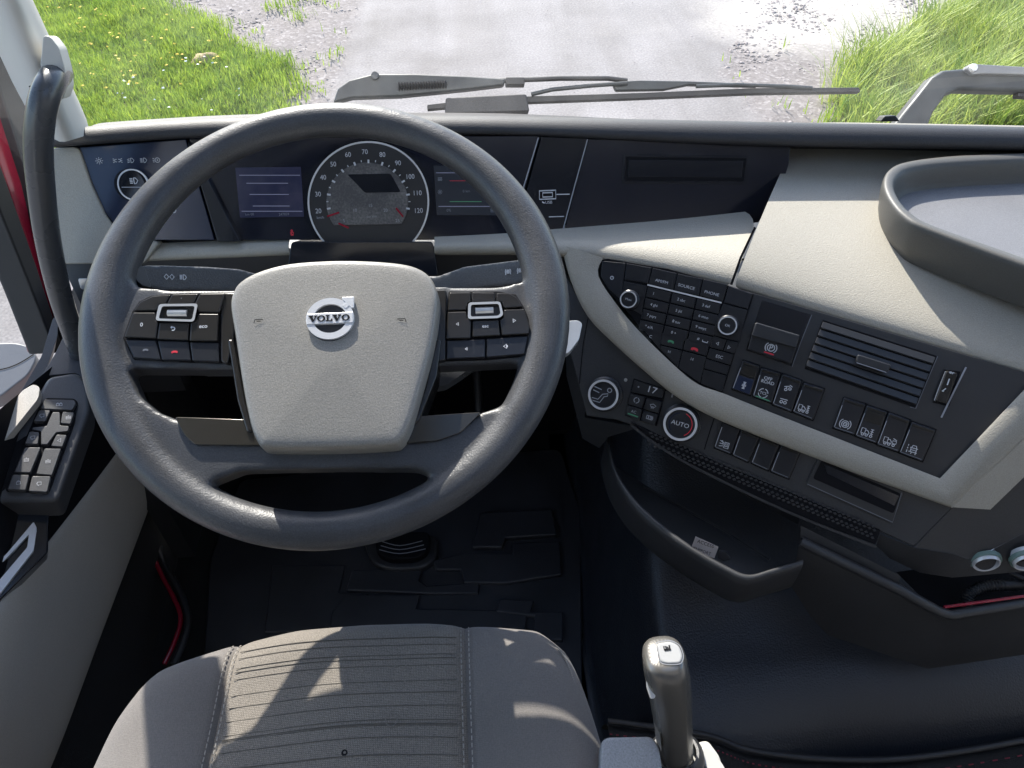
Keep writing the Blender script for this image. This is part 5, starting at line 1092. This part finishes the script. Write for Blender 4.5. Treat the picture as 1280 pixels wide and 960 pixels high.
v, f = (v, f) if (V3(v[f[0][1]])-V3(v[f[0][0]])).cross(V3(v[f[0][2]])-V3(v[f[0][0]])).dot(V3(v[f[0][0]])-base) > 0 else (v, [q[::-1] for q in f])
mk('grip', v, f, M['metalpaint'], gl, smooth=180, sub=1)
GP = Pl(base+ax*Ln*1.0, ax, sxv)
M['capgrey'] = mat('cap_grey', (.30, .30, .30), .35)
cap = slab('cap', M['capgrey'], Pl(tip+ax*.000, (ax+V3((0, -.25, .1))).normalized(), sxv), rnd([(820, 804), (838, 801), (849, 806), (854, 820), (851, 829), (834, 830), (825, 827)], 5), .002, -.008, gl, bevel=.002, seg=3)
line('cap_joint', M['dim_print'], Pl(tip, (ax+V3((0, -.25, .1))).normalized(), sxv), rnd([(819, 803), (838, 800), (850, 806), (855, 820), (852, 830), (834, 831), (824, 828)], 5), 1.0, .0012, gl, closed=True)
icon(Pl(tip, (ax+V3((0, -.25, .1))).normalized(), sxv), 834, 810, 'truck_axle', 8, M['dark'], cap, .0026, 1.4)
slab('side_button', M['silver'], Pl(tip-ax*.045-sxv*.02, (CAM-tip).normalized(), sxv), rnd([(807, 818), (812, 822), (820, 850), (819, 873), (813, 874), (808, 860)], 3), .020, -.004, gl, bevel=.003, seg=3)
slab('side_strip', M['metalpaint'], Pl(tip-ax*.1-sxv*.018, (CAM-tip).normalized(), sxv), rnd([(815, 880), (822, 876), (827, 940), (820, 925)], 2), .012, -.006, gl, bevel=.002)
lathe('collar', M['charcoal'], base-ax*.012, ax, sxv, [(.028, -.012), (.027, .004), (.0225, .010), (.020, .010)], gl, 32)
ap = thing('lever_plate', V3(atz(860, 955, .45)), 'pale plastic base plate around the foot of the gear lever', 'plate')
AP = Pl(atz(850, 950, .452), (0, -.15, 1), (1, 0, 0))
slab('plate', M['beige2'], AP, rnd([(818, 940), (885, 925), (900, 945), (910, 985), (816, 990)], 6), .004, -.05, ap, bevel=.004, seg=3)
slab('raised_edge', M['beige2'], AP, rnd([(880, 930), (893, 938), (908, 962), (912, 985), (890, 985), (882, 958), (872, 944)], 4), .010, -.02, ap, bevel=.003, seg=3)
for v0 in (954, 963): line('groove', M['grey_print'], AP, [(826, v0), (876, v0-2)], 1.5, .0046, ap)
arm = thing('seat_armrest', V3(atz(790, 950, .48)), 'blue grey padded armrest end between seat and gear lever', 'armrest')
M['armpad'] = mat('armrest_vinyl', (.24, .25, .265), .5, bump=(600, .5, .0006), fine=(700, .2))
AR = Pl(atz(790, 940, .515), (0, -.1, 1), (1, 0, 0))
slab('pad', M['armpad'], AR, rnd([(752, 926), (760, 921), (815, 920), (824, 932), (834, 1000), (748, 1000)], 7), .0, -.06, arm, bevel=.008, seg=4)

# ------------------------------------------------------------------ driver door
dr = thing('driver_door', (-.6, .4, 0), 'driver door with dark armrest, greige lower trim and red painted edge', 'door')
rows = []
TP = [(-30, 800), (0, 765), (60, 690), (150, 572), (185, 520)]
tp = [atx(u, v, -.525) for u, v in TP]
bt = [atx(u, v, -.575) for u, v in ((20, 1100), (85, 960), (120, 850), (192, 650), (205, 610))]
rows = [[p+V3((-.05, 0, .012)) for p in tp], [p+V3((-.008, 0, .006)) for p in tp], tp, [a.lerp(b, .5) for a, b in zip(tp, bt)], bt, [b+V3((-.06, 0, -.02)) for b in bt]]
loft('lower_trim', M['doorgrey'], rows, dr, sub=2, smooth=180)
dk = [atx(u, v, -.53) for u, v in ((-30, 700), (60, 690), (120, 600), (160, 480), (150, 440))]
mk('dark_panel', *up_faces([atx(u, v, -.532) for u, v in ((-60, 560), (100, 430), (165, 440), (190, 510), (150, 588), (60, 704), (0, 778), (-60, 845))], [(0, 1, 2, 3, 4, 5, 6, 7)]), M['dark'], dr, smooth=0)
DP = Pl(atx(60, 560, -.5), (.28, -.22, .93), (1, .2, 0))
body = slab('armrest', M['doordark'], DP, rnd([(42, 500), (60, 470), (96, 464), (110, 478), (113, 510), (72, 626), (-30, 628), (-30, 590)], 8), .0, -.05, dr, bevel=.006, seg=4)
slab('upper_ledge', M['doordark'], Pl(atx(90, 440, -.52), (.35, -.1, .93), (1, 0, 0)), rnd([(52, 470), (70, 440), (88, 402), (100, 420), (122, 470), (112, 480), (96, 466)], 5), .004, -.03, dr, bevel=.004, seg=3)
slab('window_ledge', M['doordark'], Pl(atx(60, 440, -.57), (.5, -.1, .86), (1, 0, 0)), rnd([(20, 500), (52, 445), (66, 398), (73, 392), (72, 420), (58, 462), (36, 500), (10, 540)], 4), .004, -.03, dr, bevel=.003)
slab('handle_well', M['dark'], DP, [(-30, 585), (40, 540), (48, 545), (20, 600), (-30, 640)], .0008, -.03, dr, bevel=0)
slab('pull_handle', M['doorgrey'], DP, rnd([(-30, 560), (28, 488), (42, 480), (50, 484), (48, 498), (8, 548), (-30, 596)], 5), .020, .006, dr, bevel=.005, seg=4)
# window and mirror switches
def Z9(x, y): return (x/4, 400+y/4)
pn = slab('switch_base', M['dark'], DP, rnd(zp(Z9, [(232, 388), (372, 392), (390, 410), (370, 520), (245, 862), (28, 856), (28, 830), (190, 440)]), 3), .002, -.004, dr, bevel=.0008)
for pts, ik, c_ in (([(222, 396), (368, 398), (380, 414), (362, 450), (200, 444)], 'lock_pair', (296, 422)), ([(196, 450), (252, 452), (226, 506), (166, 508)], 'mirror', (210, 478)), ([(312, 458), (372, 460), (352, 520), (302, 516)], 'window', (342, 488)),
                    ([(148, 556), (196, 560), (190, 620), (122, 620)], 'mirror', (164, 588)), ([(282, 572), (334, 574), (312, 634), (254, 630)], 'left', (296, 602)),
                    ([(124, 636), (204, 636), (152, 762), (70, 762)], 'window', (132, 700)), ([(222, 642), (306, 642), (260, 776), (180, 770)], 'window', (240, 708)), ([(64, 772), (146, 774), (128, 850), (36, 848)], 'lock', (92, 812)), ([(160, 780), (254, 780), (236, 860), (142, 856)], 'mirror', (196, 818)),
                    ([(262, 460), (300, 460), (300, 526), (346, 530), (340, 556), (282, 562), (236, 622), (204, 622), (204, 556), (160, 548), (162, 536), (232, 530)], None, None)):
    k_ = slab('button', M['doordark'], DP, rnd(zp(Z9, pts), 1.5, 2), .0075, .0, pn, bevel=.001, seg=2)
    if ik: icon(DP, *Z9(*c_), ik, 7, M['grey_print'], pn, .0079, .9)
# lower pocket with silver opener
LPd = Pl(atx(30, 690, -.52), (.45, -.25, .85), (1, 0, 0))
slab('opener_recess', M['gloss'], LPd, [(-40, 632), (62, 632), (60, 690), (-40, 790)], .0, -.03, dr, bevel=.002)
slab('door_opener', M['chrome'], LPd, rnd([(-40, 742), (10, 690), (42, 652), (46, 660), (42, 688), (0, 742), (-40, 780), (-40, 762), (0, 724), (34, 684), (36, 668), (0, 706), (-40, 752)], 2), .008, -.004, dr, bevel=.001)
# door frame beside the pillar: seal, red paint, window seal, pane
DX = Pl((-.60, 0, 0), (1, 0, 0), (0, -1, 0))
slab('red_frame', M['redpaint'], DX, [(-30, 40), (0, 108), (40, 232), (62, 330), (90, 430), (78, 440), (46, 335), (0, 206), (-30, 130)], .0, -.05, dr, bevel=.003)
slab('window_seal', M['seal'], DX, [(-30, 125), (0, 203), (46, 332), (80, 436), (70, 442), (40, 362), (0, 262), (-30, 190)], .008, -.03, dr, bevel=.003)
slab('frame_seal', M['seal'], DX, [(-30, -30), (0, 20), (36, 112), (62, 200), (80, 300), (98, 430), (86, 430), (60, 325), (38, 230), (0, 110), (-30, 45)], .012, -.03, dr, bevel=.003)
mk('outer_skin', *box_vf((-.72, .10, -.1), (-.68, 1.14, .10)), M['redpaint'], dr, smooth=0)
pw = [V3((-.625, y, z)) for y, z in ((.10, .44), (.99, .44), (.90, 1.62), (.10, 1.62))]
pane = mk('window_pane', pw, [(0, 1, 2, 3)], M['sideglass'], dr, smooth=0)

mr_ = thing('door_mirror', atx(10, 465, -.85), 'light grey exterior mirror housing seen through the driver window', 'mirror')
MX = Pl(atx(20, 455, -.80), (.25, -.35, .9), (1, 0, 0))
M['mirrorgrey'] = mat('mirror_grey', (.15, .155, .165), .4, rvar=.05, bump=(500, .2, .0005))
slab('shell', M['mirrorgrey'], MX, rnd([(-60, 430), (20, 428), (40, 434), (46, 448), (36, 468), (0, 496), (-60, 520)], 8), .0, -.04, mr_, bevel=.014, seg=5)
line('shell_joint', M['dark'], MX, curve_pts([(-40, 466), (0, 462), (22, 455), (42, 443)], 4), 1.5, .0008, mr_)

# ------------------------------------------------------------------ A-pillar and grab handle
def pillar_row(u0, v0, u1, v1, y): return [aty(u0, v0, y), aty((u0+u1)/2, (v0+v1)/2, y-.01), aty(u1, v1, y)]
ap_ = thing('windscreen_pillar', (-.5, .84, .8), 'pale grey trimmed windscreen pillar in the upper left corner', 'pillar')
rows = []
b0, b1, b2 = aty(66, 172, .82), aty(90, 168, .82), aty(113, 160, .875)
t0, t1, t2 = aty(-36, -60, .80), aty(-5, -70, .79), aty(22, -40, .86)
for k in range(0, 9):
    t = k/2.2-.03; q = [b0.lerp(t0, t), b1.lerp(t1, t), b2.lerp(t2, t)]
    rows.append([q[0]+V3((-.05, .06, 0)), q[0], q[0].lerp(q[1], .5)+V3((.002, -.004, 0)), q[1], q[1].lerp(q[2], .5)+V3((0, -.004, 0)), q[2], q[2]+V3((-.03, .06, 0))])
loft('pillar_trim', M['beige2'], rows, ap_, sub=1, smooth=180, thick=.0)
line('trim_joint', M['dark'], Pl(aty(45, 108, .80), (0.3, -1, 0), (1, 0, 0)), [(36, 108), (52, 107)], 1.6, .004, ap_)
HPn = Pl(aty(75, 85, .80), (.25, -.9, .35), (1, 0, 0))
mk('handle_mount', *slab_vf(HPn, rnd([(52, 68), (54, 44), (63, 46), (74, 60), (81, 85), (84, 110), (78, 126), (71, 120), (56, 96), (50, 82)], 5), .010, -.03), M['beige2'], ap_, bevel=.004, seg=3)
slab('mount_hole', M['dark'], HPn, rnd([(50, 88), (62, 82), (74, 90), (79, 106), (73, 114), (50, 106)], 5), .0112, .0, ap_, bevel=0)
gh = thing('grab_handle', aty(50, 250, .77), 'dark grey curved grab handle beside the windscreen pillar', 'grab handle')
P = [V3(p) for p in curve_pts([tuple(aty(*q)) for q in ((74, 92, .83), (67, 98, .79), (57, 118, .765), (50, 150, .755), (48, 190, .75), (52, 240, .748), (60, 300, .748), (73, 360, .75), (87, 405, .755), (106, 455, .76), (135, 520, .78))], 7)]
rr = [.0165]*len(P)
for i in range(len(P)): t = i/(len(P)-1); rr[i] = .0138-.0035*max(0, t-.45)
tube('bar', M['handle'], P, rr, gh, 20)

# ------------------------------------------------------------------ wipers outside the glass
def wiper(pts): return [aty(*p) for p in pts]
w1 = thing('wiper', aty(560, 110, 1.04), 'grey wiper arm with spring and black blade along the windscreen base', 'wiper')
WPl = Pl(aty(500, 110, 1.05), (0, -.75, .66), (1, 0, 0))
slab('arm', M['wiper'], WPl, [(416, 128), (422, 110), (436, 100), (466, 92), (520, 92), (590, 95), (632, 98), (630, 106), (580, 112), (500, 120), (440, 122)], .010, -.006, w1, bevel=.003)
lathe('pivot_cap', M['handle'], WPl.w(469, 95, .010), WPl.n, WPl.x, [(.006, 0), (.005, .004), (.0001, .005)], w1, 16)
hp = [WPl.w(498+k*.85, 108.5-k*.04, .009) for k in range(72)]
tube('spring', M['wiperblack'], hp, [.0052+.0016*math.sin(k*math.pi/2) for k in range(72)], w1, 8)
tube('rod', M['wiperblack'], [WPl.w(625, 101, .005), WPl.w(700, 98, .005), WPl.w(760, 98, .005), WPl.w(784, 101, .005)], .0036, w1, 8)
slab('knuckle', M['wiperblack'], WPl, rnd([(632, 96), (656, 96), (656, 106), (632, 106)], 2), .009, -.006, w1, bevel=.002)
slab('bracket', M['wiper'], WPl, [(765, 102), (800, 100), (860, 101), (940, 104), (948, 108), (860, 106), (830, 112), (770, 113)], .006, -.004, w1, bevel=.002)
tube('bow', M['wiper'], [WPl.w(664, 118, .004), WPl.w(690, 112, .006), WPl.w(740, 107, .008), WPl.w(784, 104, .008)], .003, w1, 8)
tube('bow', M['wiper'], [WPl.w(870, 108, .006), WPl.w(920, 106, .006), WPl.w(985, 108, .004), WPl.w(1015, 110, .004)], .0028, w1, 8)
slab('blade', M['wiperblack'], WPl, [(534, 131), (600, 123), (664, 120), (800, 116), (940, 110), (1074, 109), (1076, 115), (940, 117), (800, 123), (664, 128), (600, 131), (534, 137)], .003, -.008, w1, bevel=.001)
slab('washer_box', M['lip'], WPl, rnd([(557, 122), (658, 117), (662, 139), (556, 142)], 3), .016, -.004, w1, bevel=.003)
w2 = thing('wiper', aty(1200, 110, 1.02), 'thick bent grey wiper arm rising above the right end of the dash', 'wiper')
WP2 = Pl(aty(1180, 120, 1.03), (0, -.75, .66), (1, 0, 0))
mk('arm', *slab_vf(WP2, [(1108, 168), (1130, 140), (1165, 96), (1180, 87), (1215, 84), (1330, 88), (1330, 114), (1240, 113), (1200, 112), (1184, 118), (1168, 140), (1156, 170)], .012, -.014), M['wiper'], w2, bevel=.006, seg=3)
slab('cover_strip', M['mirrorgrey'], WP2, rnd([(1208, 86), (1212, 80), (1225, 80), (1330, 86), (1330, 94), (1230, 92), (1216, 93)], 2), .020, .006, w2, bevel=.003)
lathe('pivot_cap', M['chrome'], WP2.w(1216, 85, .02), WP2.n, WP2.x, [(.006, 0), (.005, .004), (.0001, .005)], w2, 16)
slab('clip', M['wiperblack'], WP2, [(1273, 115), (1330, 116), (1330, 123), (1273, 121)], .004, -.01, w2, bevel=.002)
ww = thing('washer_nozzle', aty(1112, 148, .93), 'small black washer nozzle at the foot of the bent wiper', 'nozzle')
slab('nozzle', M['wiperblack'], Pl(aty(1112, 148, .93), (0, -.9, .4), (1, 0, 0)), [(1100, 152), (1106, 145), (1120, 144), (1126, 152)], .006, -.01, ww, bevel=.002)
